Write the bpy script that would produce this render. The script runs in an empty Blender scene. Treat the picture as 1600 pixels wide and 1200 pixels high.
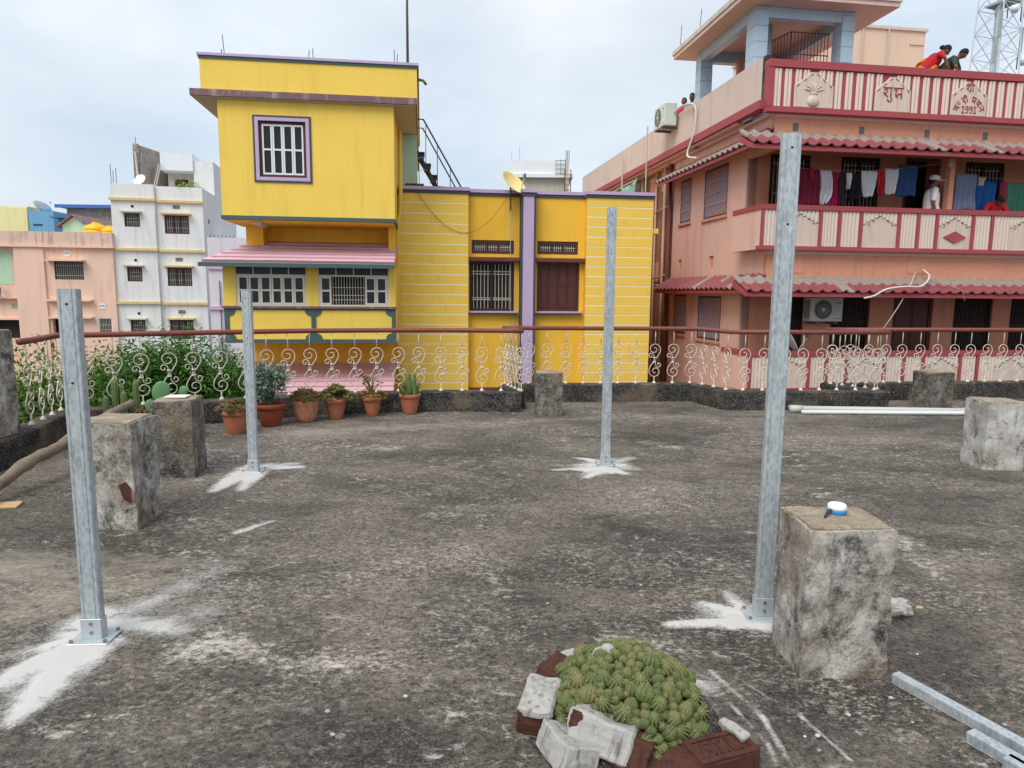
import bpy, bmesh, math, random
from mathutils import Vector, Matrix, noise as mnoise
R = math.radians
rnd = random.Random(11)
S = bpy.context.scene
COL = S.collection
G = -3.6                       # street level; the roof terrace is z = 0

# ------------------------------------------------------------------ camera
F, PITCH, ROLL, EYE = 1065.0, R(7.6), 0.009, 1.5      # focal length in pixels of a 1600 px wide frame
fwd = Vector((0, math.cos(PITCH), -math.sin(PITCH)))
r0 = Vector((1, 0, 0)); u0 = r0.cross(fwd)
rt = (r0*math.cos(ROLL) + u0*math.sin(ROLL)).normalized(); up = rt.cross(fwd)
cam = bpy.data.cameras.new('camera'); cam.sensor_width = 36; cam.sensor_fit = 'HORIZONTAL'
cam.lens = F/1600*36; cam.clip_start = 0.05; cam.clip_end = 3000
co = bpy.data.objects.new('camera', cam); COL.objects.link(co)
co.matrix_world = Matrix(((rt.x, up.x, -fwd.x, 0), (rt.y, up.y, -fwd.y, 0), (rt.z, up.z, -fwd.z, EYE), (0, 0, 0, 1)))
S.camera = co
def onz(u, v, z=0.0):
    d = fwd + rt*((u-800)/F) - up*((v-600)/F); t = (z-EYE)/d.z
    return Vector((0, 0, EYE)) + d*t
def onY(u, v, Y):
    d = fwd + rt*((u-800)/F) - up*((v-600)/F)
    return Vector((0, 0, EYE)) + d*(Y/d.y)

# ------------------------------------------------------------------ world, sun, exposure
SUN_EL, SUN_AZ = R(55), R(213)          # azimuth clockwise from +Y: the sun is behind and to the left
w = bpy.data.worlds.new('World'); S.world = w; w.use_nodes = True
nt = w.node_tree; nt.nodes.clear()
out = nt.nodes.new('ShaderNodeOutputWorld'); bg = nt.nodes.new('ShaderNodeBackground')
sky = nt.nodes.new('ShaderNodeTexSky'); sky.sky_type = 'NISHITA'; sky.sun_disc = False
sky.sun_elevation = SUN_EL; sky.sun_rotation = SUN_AZ; sky.air_density = 1.2; sky.dust_density = 2.5
tc = nt.nodes.new('ShaderNodeTexCoord'); mp = nt.nodes.new('ShaderNodeMapping'); mp.inputs['Scale'].default_value = (1, 1, 2.2)
mp.inputs['Location'].default_value = (3.1, 1.7, 0.4)
nz = nt.nodes.new('ShaderNodeTexNoise'); nz.inputs['Scale'].default_value = 1.7; nz.inputs['Detail'].default_value = 7; nz.inputs['Roughness'].default_value = 0.52
rp = nt.nodes.new('ShaderNodeValToRGB'); rp.color_ramp.elements[0].position = 0.30; rp.color_ramp.elements[1].position = 0.62
rp.color_ramp.elements[0].color = (0.66, 0.66, 0.66, 1); rp.color_ramp.elements[1].color = (0.98, 0.98, 0.98, 1)
nz2 = nt.nodes.new('ShaderNodeTexNoise'); nz2.inputs['Scale'].default_value = 2.1; nz2.inputs['Detail'].default_value = 6
cl = nt.nodes.new('ShaderNodeValToRGB'); cl.color_ramp.elements[0].position = 0.33; cl.color_ramp.elements[1].position = 0.68
cl.color_ramp.elements[0].color = (5.0, 5.95, 7.0, 1); cl.color_ramp.elements[1].color = (7.7, 8.0, 8.3, 1)
mx = nt.nodes.new('ShaderNodeMix'); mx.data_type = 'RGBA'
L = nt.links.new
L(tc.outputs['Generated'], mp.inputs['Vector']); L(mp.outputs['Vector'], nz.inputs['Vector']); L(mp.outputs['Vector'], nz2.inputs['Vector'])
L(nz.outputs['Fac'], rp.inputs['Fac']); L(nz2.outputs['Fac'], cl.inputs['Fac'])
L(rp.outputs['Color'], mx.inputs[0]); L(sky.outputs['Color'], mx.inputs[6]); L(cl.outputs['Color'], mx.inputs[7])
L(mx.outputs[2], bg.inputs['Color']); bg.inputs['Strength'].default_value = 0.068
L(bg.outputs['Background'], out.inputs['Surface'])
sl = bpy.data.lights.new('sun', 'SUN'); sl.energy = 1.5; sl.angle = R(40); sl.color = (1, 0.955, 0.89)
so = bpy.data.objects.new('sun', sl); COL.objects.link(so)
so.rotation_euler = (R(90)-SUN_EL, 0, -SUN_AZ + math.pi)
so.location = (-5, -8, 20)
S.view_settings.view_transform = 'Standard'; S.view_settings.look = 'None'; S.view_settings.gamma = 1
S.view_settings.exposure = 0.96
S.view_settings.use_curve_mapping = False

# ------------------------------------------------------------------ materials
def hx(h, k=1.0):
    c = [int(h[i:i+2], 16)/255 for i in (0, 2, 4)]
    return tuple(k*(x/12.92 if x <= .04045 else ((x+.055)/1.055)**2.4) for x in c) + (1,)
class NT:
    def __init__(s, name):
        s.m = bpy.data.materials.new(name); s.m.use_nodes = True; s.t = s.m.node_tree; s.t.nodes.clear()
        s.o = s.n('OutputMaterial'); s.b = s.n('BsdfPrincipled'); s.l(s.b.outputs[0], s.o.inputs[0])
        tc = s.n('TexCoord'); oi = s.n('ObjectInfo'); a = s.n('VectorMath'); a.operation = 'MULTIPLY_ADD'
        cx = s.n('CombineXYZ')
        for i in range(3): s.l(oi.outputs['Random'], cx.inputs[i])
        s.l(cx.outputs[0], a.inputs[0]); a.inputs[1].default_value = (37, 53, 29); s.l(tc.outputs['Object'], a.inputs[2])
        s.v = a.outputs[0]; s.rand = oi.outputs['Random']
    def n(s, k): return s.t.nodes.new('ShaderNode'+k)
    def l(s, a, b): s.t.links.new(a, b)
    def map(s, sc, rot=(0, 0, 0)):
        m = s.n('Mapping'); m.inputs['Scale'].default_value = sc; m.inputs['Rotation'].default_value = rot; s.l(s.v, m.inputs[0]); return m.outputs[0]
    def noise(s, scale, detail=4, rough=.55, vec=None, dist=0):
        n = s.n('TexNoise'); n.inputs['Scale'].default_value = scale; n.inputs['Detail'].default_value = detail
        n.inputs['Roughness'].default_value = rough; n.inputs['Distortion'].default_value = dist; s.l(vec or s.v, n.inputs['Vector']); return n.outputs['Fac']
    def voro(s, scale, vec=None):
        n = s.n('TexVoronoi'); n.inputs['Scale'].default_value = scale; s.l(vec or s.v, n.inputs['Vector']); return n.outputs['Distance']
    def ramp(s, f, stops):
        r = s.n('ValToRGB'); e = r.color_ramp.elements
        while len(e) < len(stops): e.new(.5)
        for i, (p, c) in enumerate(stops):
            e[i].position = p; e[i].color = c if not isinstance(c, (int, float)) else (c, c, c, 1)
        s.l(f, r.inputs[0]); return r.outputs[0]
    def mix(s, f, a, b, mode='MIX'):
        m = s.n('Mix'); m.data_type = 'RGBA'; m.blend_type = mode
        for x, i in ((f, 0), (a, 6), (b, 7)):
            if isinstance(x, (int, float)): m.inputs[i].default_value = x
            elif isinstance(x, tuple): m.inputs[i].default_value = x
            else: s.l(x, m.inputs[i])
        return m.outputs[2]
    def math(s, op, a, b):
        m = s.n('Math'); m.operation = op
        for x, i in ((a, 0), (b, 1)):
            if isinstance(x, (int, float)): m.inputs[i].default_value = x
            else: s.l(x, m.inputs[i])
        return m.outputs[0]
    def bump(s, h, strength=.3, dist=.01):
        b = s.n('Bump'); b.inputs['Strength'].default_value = strength; b.inputs['Distance'].default_value = dist; s.l(h, b.inputs['Height']); s.l(b.outputs[0], s.b.inputs['Normal'])
    def done(s, colr, rough=.7, metal=0, spec=.5):
        if isinstance(colr, tuple): s.b.inputs['Base Color'].default_value = colr
        else: s.l(colr, s.b.inputs['Base Color'])
        if isinstance(rough, (int, float)): s.b.inputs['Roughness'].default_value = rough
        else: s.l(rough, s.b.inputs['Roughness'])
        s.b.inputs['Metallic'].default_value = metal; s.b.inputs['Specular IOR Level'].default_value = spec
        return s.m
def paint(name, h, k=1, var=.10, stain=.25, staincol='6b6258', rough=.7, bump=.15, scale=1.0, speck=0):
    """weathered wall paint: patchy tone, run-down streaks, fine plaster grain"""
    s = NT(name); c = hx(h, k); d = tuple(x*(1-var*1.6) for x in c[:3])+(1,); e = tuple(min(1, x*(1+var*.6)) for x in c[:3])+(1,)
    base = s.mix(s.noise(1.3*scale, 6, .6), d, e)
    base = s.mix(s.math('MULTIPLY', s.ramp(s.noise(1, 5, .65, s.map((5*scale, 5*scale, .45*scale))), [(.52, 0), (.74, 1)]), stain), base, hx(staincol))
    base = s.mix(s.math('MULTIPLY', s.ramp(s.noise(2.6*scale, 8, .7, dist=.4), [(.56, 0), (.7, 1)]), stain*.6), base, hx(staincol, 1.3))
    if speck: base = s.mix(s.math('MULTIPLY', s.ramp(s.noise(34*scale, 3), [(.60, 0), (.66, 1)]), speck), base, hx('cfc6bc'))
    s.bump(s.noise(70, 4), bump, .004)
    return s.done(base, rough, 0, .3)
def plain(name, h, k=1, rough=.6, metal=0, var=.12, sc=9, bump=0):
    s = NT(name); c = hx(h, k); d = tuple(x*(1-var) for x in c[:3])+(1,); e = tuple(min(1, x*(1+var)) for x in c[:3])+(1,)
    if bump: s.bump(s.noise(sc*6, 4), bump, .004)
    return s.done(s.mix(s.noise(sc, 4), d, e), rough, metal, .4)
def concrete_floor():
    s = NT('weathered_roof_concrete'); st = s.map((1, 1.6, 1), (0, 0, .12)); mf = s.map((1, 1.4, 1), (0, 0, -.1))
    mid = s.noise(3.0, 9, .72, st, .3); fine = s.noise(42, 8, .8); grit = s.noise(120, 5, .78)
    c = s.mix(s.ramp(s.noise(.5, 6, .62, st, .3), [(.36, 0), (.64, 1)]), hx('49443e'), hx('5d564e'))
    c = s.mix(s.ramp(mid, [(.38, 0), (.64, 1)]), c, hx('675f56'))
    c = s.mix(s.math('MULTIPLY', s.ramp(s.noise(.42, 7, .65, s.map((1, 1.5, 1), (0, 0, .5)), .4), [(.45, 0), (.60, 1)]), .75), c, hx('867c6f'))
    c = s.mix(s.math('MULTIPLY', s.ramp(s.noise(.9, 9, .7, st, .5), [(.47, 0), (.62, 1)]), .75), c, hx('2b2825'))
    c = s.mix(s.math('MULTIPLY', s.ramp(fine, [(.42, 1), (.55, 0)]), .8), c, hx('1d1b19'))
    c = s.mix(s.math('MULTIPLY', s.ramp(grit, [(.53, 0), (.66, 1)]), .55), c, hx('9a9084'))
    zone = s.ramp(s.noise(.75, 8, .7, st, .5), [(.43, .08), (.59, 1)])
    flk = s.math('MULTIPLY', s.ramp(s.noise(34, 10, .82, mf, .3), [(.515, 0), (.60, 1)]), zone)
    c = s.mix(s.math('MULTIPLY', flk, .8), c, hx('bdb4a8'))
    flk2 = s.math('MULTIPLY', s.ramp(s.noise(11, 10, .82, mf, .4), [(.545, 0), (.635, 1)]), s.ramp(s.noise(.6, 6, .68, mf), [(.46, 0), (.60, 1)]))
    c = s.mix(s.math('MULTIPLY', flk2, .85), c, hx('cac3b9'))
    patch = s.math('MULTIPLY', s.ramp(s.noise(1.7, 10, .76, s.map((1, 2.0, 1), (0, 0, .3)), .3), [(.61, 0), (.76, 1)]), .6)
    c = s.mix(patch, c, hx('9ea1a2'))
    def worn(c, attr, h, sc, lo, hi, amax, stretch=1.4, rough=.8):      # stains laid down where the floor's own wear map says
        at = s.n('Attribute'); at.attribute_name = attr; mpv = s.map((1, stretch, 1), (0, 0, .1))
        n = s.math('ADD', s.math('MULTIPLY', s.noise(sc, 10, rough, mpv, .4), .7), s.math('MULTIPLY', s.noise(sc*.16, 6, .7, mpv), .3))
        f = s.math('ADD', n, s.math('MULTIPLY', s.math('SUBTRACT', at.outputs['Fac'], 1), .34))
        return s.mix(s.math('MULTIPLY', s.ramp(f, [(lo, 0), (hi, 1)]), amax), c, s.mix(s.noise(sc*2, 5), hx(h, .8), hx(h, 1.1)))
    c = worn(c, 'scale', 'c6beb3', 24, .435, .54, .95); c = worn(c, 'algae', '1e1c1a', 5, .40, .58, .62, 1.8, .68); c = worn(c, 'film', 'a89e90', 7, .36, .62, .6, 1.5, .7)
    s.bump(s.math('ADD', s.math('MULTIPLY', fine, .8), s.math('MULTIPLY', mid, 1.2)), .8, .012)
    return s.done(c, s.ramp(mid, [(.3, .68), (.7, .9)]), 0, .3)
def concrete_block(name, light='b5b0a8', mid='7f776c', dark='2c2a28', amt=.5, sc=1.0):
    s = NT(name)
    c = s.mix(s.ramp(s.noise(7*sc, 6, .7), [(.38, 0), (.62, 1)]), hx(mid), hx(light))
    c = s.mix(s.math('MULTIPLY', s.ramp(s.noise(7.5*sc, 10, .78, dist=.4), [(.60-amt*.16, 0), (.70-amt*.10, 1)]), .9), c, hx(dark))
    c = s.mix(s.math('MULTIPLY', s.ramp(s.noise(1, 6, .7, s.map((16*sc, 16*sc, 2.2*sc))), [(.56, 0), (.70, 1)]), .6), c, hx(dark, 1.3))
    c = s.mix(s.math('MULTIPLY', s.ramp(s.noise(2.6*sc, 4, .6), [(.50, 0), (.66, 1)]), .55), c, hx('7d6a55'))
    c = s.mix(s.math('MULTIPLY', s.ramp(s.noise(85, 4, .7), [(.52, 0), (.68, 1)]), .4), c, hx('d0ccc4'))
    c = s.mix(s.math('MULTIPLY', s.ramp(s.noise(120, 5, .8, s.map((1.1, .9, 1))), [(.34, 1), (.50, 0)]), .45), c, hx('393531'))
    s.bump(s.noise(60, 6, .7), .7, .008)
    return s.done(c, .9, 0, .2)
def galvanized(name, h='9aa7ae'):
    s = NT(name); v = s.voro(70, s.map((1, 1, .45))); b = s.mix(s.ramp(v, [(.1, 0), (.7, 1)]), hx('8c979e'), hx('c2c9cc'))
    b = s.mix(s.ramp(s.noise(1, 6, .7, s.map((190, 190, 5))), [(.35, 0), (.68, 1)]), b, hx('b0b8bc'))
    b = s.mix(s.math('MULTIPLY', s.ramp(s.noise(16, 7, .75, s.map((1, 1, .45))), [(.53, 0), (.66, 1)]), .5), b, hx('6e7b84'))
    b = s.mix(s.math('MULTIPLY', s.ramp(s.noise(24, 5, .7), [(.62, 0), (.7, 1)]), .5), b, hx('dfe4e6'))
    return s.done(b, s.ramp(s.noise(14, 5), [(.3, .40), (.7, .66)]), .45, .5)
def leafmat(name, a, b, k=1):
    s = NT(name); g = s.n('NewGeometry'); c = s.mix(g.outputs['Random Per Island'], hx(a, k), hx(b, k))
    m = s.done(c, .75, 0, .12); s.b.inputs['Transmission Weight'].default_value = 0
    tr = s.n('BsdfTranslucent'); s.l(c, tr.inputs[0]); ms = s.n('MixShader'); ms.inputs[0].default_value = .25
    s.l(s.b.outputs[0], ms.inputs[1]); s.l(tr.outputs[0], ms.inputs[2]); s.l(ms.outputs[0], s.o.inputs[0]); return m
def glassdark(name, h='1d2126', rough=.12):  # opaque panes; the dark colour stands in for unlit interiors behind
    s = NT(name); c = s.mix(s.noise(2.2, 3), hx(h, .7), hx(h, 1.7)); s.bump(s.noise(3, 2), .05, .01); return s.done(c, rough, 0, .3)
MATS = {}
def mk():
    m = MATS
    m['floor'] = concrete_floor()
    m['curb'] = concrete_block('mossy_black_curb_concrete', '504c47', '2b2927', '0f0e0e', 1.2, .9)
    m['pillar'] = concrete_block('stub_concrete_pale', 'c4c0b9', '81786d', '1e1c1b', .85)
    m['pillar_dark'] = concrete_block('stub_concrete_stained', '918c84', '58534c', '171615', 1.1)
    m['pillar_white'] = concrete_block('stub_concrete_white', 'c9c8c4', 'a19c95', '2b2a29', .55)
    m['pillar_top'] = concrete_block('stub_top_mortar', 'a79a88', '83755f', '4a4339', .2)
    m['ground'] = paint('street_earth', '6a6156', .8, .2, .4)
    m['steel'] = galvanized('galvanised_steel')
    m['steel_tube'] = galvanized('galvanised_tube')
    m['bolt'] = plain('zinc_bolt', '9a978a', .9, .35, .8)
    m['hole'] = plain('bolt_hole', '15171a', 1, .9)  # near-black colour painted as the shade inside holes that are not cut
    m['zincplate'] = plain('zinc_passivated_bracket', 'b3bcc0', 1, .42, .4, .2, 14)
    m['rail'] = paint('railing_red_oxide', '7d463c', 1, .12, .3, '3d2a26', .45, .05, 4)
    m['scroll'] = paint('scroll_white_paint', 'd3c9bc', 1, .08, .75, '8a5f42', .5, .05, 8)
    m['yellow'] = paint('yellow_wall_paint', 'f1be40', 1.0, .07, .32, 'a8883a', .75, .12)  # same paint as the upper block, with the recess's deeper shaded tone painted in
    m['yellowl'] = paint('yellow_block_paint', 'f3cf5e', 1.0, .06, .30, 'b89c50', .75, .12)  # paler, lit copy of the house's one yellow paint
    m['yellowb'] = paint('yellow_band_paint', 'f3cd5c', 1.0, .06, .30, 'c0a860', .75, .12)
    m['joint'] = paint('cream_joint', 'f4ecd2', 1, .05, .1)
    m['teal'] = paint('slate_trim_paint', '47605f', 1, .08, .2, rough=.6)
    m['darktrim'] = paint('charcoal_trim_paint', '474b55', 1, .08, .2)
    m['lilac'] = paint('lilac_trim_paint', 'bfaacb', 1, .06, .12, '77708a')
    m['mauve'] = paint('mauve_slab_edge', '7c5f63', 1, .12, .5, 'c2b4a4')
    m['soffit'] = paint('pale_soffit', 'c9c3b4', .9, .05, .2)
    m['maroonpaint'] = paint('maroon_lintel', '6e3f3a', 1, .08, .25)
    m['pinktile'] = paint('pink_awning_tile', 'd6b0ba', 1, .12, .35, '8a5f70', .55, .2, 3, .4)
    m['greenwall'] = paint('mint_wall', 'b2d4be', 1, .06, .25, '6f7d6f')
    m['cream'] = paint('cream_window_paint', 'ded5c6', 1, .05, .25, '8a7a68', .5)
    m['white'] = plain('white_gloss_paint', 'e3e3e2', 1, .45, 0, .05)
    m['brown'] = paint('brown_joinery', '5a332e', 1, .12, .25, '2b1a18', .5)
    m['browndk'] = paint('dark_brown_joinery', '3e2623', 1, .12, .2, '1e1413', .5)
    m['glass'] = glassdark('window_glass_dark')
    m['glassb'] = glassdark('window_glass_grey', '3b4348', .5)
    m['dark'] = plain('dark_room', '2c2724', 1, .9)  # flat dark colour stands in for the shade of unlit rooms
    m['bars'] = plain('pale_grille_iron', 'b9b4a6', 1, .5)
    m['barsb'] = plain('blue_grey_grille_iron', '9a9cb0', 1, .5)
    m['barsd'] = plain('rusty_grille_iron', '4a3434', 1, .6)
    m['salmon'] = paint('salmon_wall', 'd3957a', 1, .07, .34, '8c6a58', .8, .15)
    m['pinkside'] = paint('dusty_pink_wall', 'e0b6a8', 1, .07, .32, '8f7468', .8, .15)
    m['tanwall'] = paint('tan_back_wall', 'c2a88e', 1, .08, .4, '6e6254', .8, .15)
    m['greypink'] = paint('greyed_pink_parapet', 'd3c0b6', 1, .07, .3, '7e726a', .85, .15)
    m['red'] = paint('brick_red_paint', 'a64c50', 1, .09, .22, '5d3b3b', .6, .12)
    m['creamflute'] = paint('cream_flute_paint', 'dccbbd', 1, .08, .35, '6f665c', .8, .2, 3)
    m['panelcream'] = paint('cream_relief_panel', 'd6c2b4', 1, .07, .4, '74695e', .8, .3, 3)
    m['rooftile'] = paint('red_pan_tile', '914b50', 1, .25, .7, '4a3634', .55, .25, 4, .12)
    m['oldtile'] = paint('grey_weathered_tile', '968b82', 1, .2, .5, '4f463f', .85, .35, 4)
    m['bluetile'] = paint('pale_blue_tile', 'aec4d4', 1, .05, .2, '77828c', .35, .05)
    m['pinkslab'] = paint('pink_soffit_slab', 'dcbcb2', 1, .07, .3, '87706a')
    m['slabedge'] = paint('weathered_slab_edge', 'cdc6ba', 1, .08, .5, '6c6660')
    m['beige'] = paint('beige_stair_room', 'd9bfa8', 1, .05, .12, '8d7868')
    m['acgrey'] = plain('ac_casing', 'cdd2cf', 1, .5, 0, .05)
    m['acdark'] = plain('ac_fin_grey', '5b625f', 1, .6)
    m['acgrille'] = plain('ac_grille', '9da49c', 1, .5)
    m['green_sticker'] = plain('mint_sticker', '9fd8bb', 1, .5)
    m['ink'] = plain('ink_black', '2a2d30', 1, .6)
    m['whitewall'] = paint('white_house_lime', 'dfe0df', 1, .05, .35, '8f98a0', .85)
    m['whitefar'] = paint('white_far_lime', 'dfe4e8', 1, .04, .12, '9aa4ac', .85)
    m['buff'] = paint('buff_band', 'd9bf85', 1, .08, .3, '7b6a4a')
    m['peach'] = paint('peach_wall', 'e6c4b0', 1, .05, .28, '977a6a', .85)
    m['peachtop'] = paint('peach_stained_parapet', 'd9bcad', 1, .1, .85, '4c423c', .9, .2, .8)
    m['paleyellow'] = paint('pale_yellow_wall', 'e3dba2', 1, .05, .2)
    m['bluewall'] = paint('sky_blue_wall', '74a8cc', 1, .05, .2, '3f6f92')
    m['bluesheet'] = plain('blue_roof_sheet', '3c6cb0', 1, .4, 0, .15)
    m['greybrick'] = concrete_block('grey_block_wall', 'b4aaa4', '9b918a', '6d6560', .2, .7)
    m['palegreen'] = paint('pale_green_gable', 'b5d3b7', 1, .05, .2)
    m['tank'] = plain('yellow_water_tank', 'e5b416', 1, .4, 0, .08)
    m['terracotta'] = paint('terracotta_pot', 'ad6b4e', 1, .12, .4, '6d4a3a', .8, .3, 9)
    m['redpot'] = paint('dull_red_pot', '86402f', 1, .15, .5, '4a332c', .8, .3, 9)
    m['rosepot'] = paint('swirl_pot_clay', 'b57a60', 1, .15, .45, '75594a', .8, .3, 9)
    m['soil'] = concrete_block('potting_soil', '4e4236', '3a3028', '1e1813', .5, 2)
    m['succ'] = leafmat('succulent_green', '5f6b42', '8d8154')
    m['succr'] = leafmat('succulent_reddish', '6a6a45', '9a7a5a')
    m['succg'] = leafmat('succulent_grey_green', '5d7062', '8a9a8a')
    m['jade'] = leafmat('jade_mixed', '7a7a48', 'b08a5a')
    m['cactus'] = plain('column_cactus_green', '5c7040', 1, .6, 0, .25, 12)
    m['pear'] = plain('prickly_pear_green', '5f8c5c', 1, .5, 0, .12, 8)
    m['leaf'] = leafmat('tree_leaf', '3f6a2a', '668c3a', .85)
    m['leafdk'] = leafmat('tree_leaf_dark', '2f5426', '5f8a3a', .9)
    m['leaflt'] = leafmat('bush_leaf_light', '52802f', '85a046', .85)
    m['palm'] = leafmat('roof_plant_leaf', '5f8f45', '98b860')
    m['bark'] = paint('bark', '5d4e40', 1, .25, .5, '2f2620', .9, .8, 4)
    m['log'] = paint('weathered_log', '857666', 1, .22, .55, '4a4038', .85, .6, 5)
    m['pvc'] = plain('pvc_pipe_white', 'd3d4d0', 1, .4, 0, .06, 4)
    m['pvcgrey'] = plain('pvc_pipe_grey', 'b4b6b2', 1, .5, 0, .08, 4)
    m['brick'] = paint('fired_brick', '56342a', 1, .35, 1.0, '231d1a', .9, .8, 9)
    m['brickwhite'] = paint('limewashed_brick', 'a9a7a3', 1, .25, .95, '544f49', .9, .9, 9)
    m['tapewhite'] = plain('tape_white_plastic', 'e4e6e6', 1, .35, 0, .04)
    m['tapeblue'] = plain('tape_blue_plastic', '2f7fc0', 1, .35, 0, .04)
    m['paper'] = plain('paper_scrap', 'ddd6cb', 1, .8)
    m['tan'] = plain('tan_tile_scrap', 'b99a72', 1, .8, 0, .2, 20)
    m['skin'] = plain('skin', '7d5340', 1, .55, 0, .1, 14)
    m['hair'] = plain('black_hair', '131115', 1, .8, 0, .2, 30)
    m['wire'] = plain('cable_white', 'd0ccc4', 1, .5)
    m['wirey'] = plain('cable_dull', '7d7050', 1, .6)
    m['rope'] = plain('rope', '8f8676', 1, .8)
    m['iron'] = plain('dark_iron', '3d3f48', 1, .5, .3)
    m['bamboo'] = plain('bamboo_grey', '5f5a52', 1, .7)
    m['tower'] = plain('tower_steel', 'c6cfd8', 1, .5, .2)  # paled so the colour carries the distance haze
    m['drum'] = plain('antenna_white', 'dfe2e4', 1, .4)
    m['dishy'] = plain('satellite_dish_cream', 'e2cf8a', 1, .45, 0, .05, 3)
    m['dishg'] = plain('satellite_dish_grey', 'c4ccd4', 1, .45, 0, .05, 3)
    m['net'] = plain('mint_cloth_net', '8fb5a8', 1, .9, 0, .15, 6)
mk()

# ------------------------------------------------------------------ mesh helpers
def frames(path):
    T = []
    for i in range(len(path)):
        a = path[max(0, i-1)]; b = path[min(len(path)-1, i+1)]; d = b-a
        T.append(d.normalized() if d.length > 1e-9 else Vector((0, 0, 1)))
    n = T[0].orthogonal().normalized(); out = []
    for i, t in enumerate(T):
        if i:
            q = T[i-1].rotation_difference(t); n = (q @ n)
            n = (n - t*n.dot(t)).normalized()
        out.append((t, n, t.cross(n)))
    return out
class MB:
    def __init__(s, m=None): s.v = []; s.f = []; s.m = m
    def add(s, vs, fs):
        o = len(s.v); s.v += [tuple((s.m @ Vector(p)) if s.m else p) for p in vs]; s.f += [tuple(i+o for i in f) for f in fs]; return s
    def box(s, x0, x1, y0, y1, z0, z1):
        if x0 > x1: x0, x1 = x1, x0
        if y0 > y1: y0, y1 = y1, y0
        return s.add([(x0, y0, z0), (x1, y0, z0), (x1, y1, z0), (x0, y1, z0), (x0, y0, z1), (x1, y0, z1), (x1, y1, z1), (x0, y1, z1)],
                     [(0, 3, 2, 1), (4, 5, 6, 7), (0, 1, 5, 4), (1, 2, 6, 5), (2, 3, 7, 6), (3, 0, 4, 7)])
    def hexa(s, p): return s.add(p, [(0, 3, 2, 1), (4, 5, 6, 7), (0, 1, 5, 4), (1, 2, 6, 5), (2, 3, 7, 6), (3, 0, 4, 7)])
    def prism(s, poly, y0, y1):           # poly in (x, z), counter-clockwise seen from -y
        n = len(poly); vs = [(x, y0, z) for x, z in poly] + [(x, y1, z) for x, z in poly]
        return s.add(vs, [tuple(range(n)), tuple(range(2*n-1, n-1, -1))] + [(i, i+n, (i+1) % n+n, (i+1) % n) for i in range(n)])
    def slab(s, poly, z0, z1):            # poly in (x, y), counter-clockwise from above
        n = len(poly); vs = [(x, y, z0) for x, y in poly] + [(x, y, z1) for x, y in poly]
        return s.add(vs, [tuple(range(n-1, -1, -1)), tuple(range(n, 2*n))] + [(i, (i+1) % n, (i+1) % n+n, i+n) for i in range(n)])
    def tube(s, path, r, n=6, cap=True, flat=1.0):
        P = [Vector(p) for p in path]; fr = frames(P); vs = []; k = len(P)
        for i, (t, a, b) in enumerate(fr):
            rr = r[i] if isinstance(r, (list, tuple)) else r
            for j in range(n):
                th = 2*math.pi*j/n; vs.append(tuple(P[i] + a*(rr*math.cos(th)) + b*(rr*flat*math.sin(th))))
        fs = [(i*n+j, i*n+(j+1) % n, (i+1)*n+(j+1) % n, (i+1)*n+j) for i in range(k-1) for j in range(n)]
        if cap: fs += [tuple(range(n-1, -1, -1)), tuple((k-1)*n+j for j in range(n))]
        return s.add(vs, fs)
    def lathe(s, prof, n=18, c=(0, 0, 0), tw=None, close=True):
        vs = []; k = len(prof)
        for i, (r, z) in enumerate(prof):
            for j in range(n):
                th = 2*math.pi*j/n; q = r*(tw(th, z) if tw else 1); vs.append((c[0]+q*math.cos(th), c[1]+q*math.sin(th), c[2]+z))
        fs = [(i*n+j, i*n+(j+1) % n, (i+1)*n+(j+1) % n, (i+1)*n+j) for i in range(k-1) for j in range(n)]
        if close: fs += [tuple(range(n-1, -1, -1)), tuple((k-1)*n+j for j in range(n))]
        return s.add(vs, fs)
    def ell(s, c, rx, ry, rz, nu=12, nv=8, M=None):
        vs = []; c = Vector(c)
        for i in range(nv+1):
            ph = math.pi*i/nv
            for j in range(nu):
                th = 2*math.pi*j/nu; p = Vector((rx*math.sin(ph)*math.cos(th), ry*math.sin(ph)*math.sin(th), -rz*math.cos(ph)))
                vs.append(tuple(c + (M @ p if M else p)))
        return s.add(vs, [(i*nu+j, i*nu+(j+1) % nu, (i+1)*nu+(j+1) % nu, (i+1)*nu+j) for i in range(nv) for j in range(nu)])
    def holes(s, a0, a1, c0, c1, d0, d1, hs):
        """a wall from a0..a1, c0..c1, thickness d0..d1, with rectangular openings"""
        xs = sorted({a0, a1} | {max(a0, min(a1, q)) for h in hs for q in (h[0], h[1])})
        for i in range(len(xs)-1):
            x0, x1 = xs[i], xs[i+1]; mid = (x0+x1)/2; z = c0
            for h in sorted([h for h in hs if h[0] < mid < h[1]], key=lambda h: h[2]):
                if h[2] > z: s.box(x0, x1, d0, d1, z, h[2])
                z = h[3]
            if z < c1: s.box(x0, x1, d0, d1, z, c1)
        return s
    def mesh(s, name, mat, smooth=False, bevel=0, seg=1, jit=0, sub=0):
        me = bpy.data.meshes.new(name); me.from_pydata(s.v, [], s.f)
        if bevel or sub or jit:
            bm = bmesh.new(); bm.from_mesh(me)
            if sub: bmesh.ops.subdivide_edges(bm, edges=bm.edges[:], cuts=sub, use_grid_fill=True)
            if bevel: bmesh.ops.bevel(bm, geom=[e for e in bm.edges if len(e.link_faces) == 2 and e.calc_face_angle(0) > .3], offset=bevel, segments=seg, affect='EDGES')
            if jit:
                for q in bm.verts: q.co += mnoise.noise_vector(q.co*9+Vector((jit*1000, 0, 0)))*jit*1.6 + mnoise.noise_vector(q.co*31)*jit*.7
            bmesh.ops.recalc_face_normals(bm, faces=bm.faces[:])
            bm.to_mesh(me); bm.free()
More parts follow.
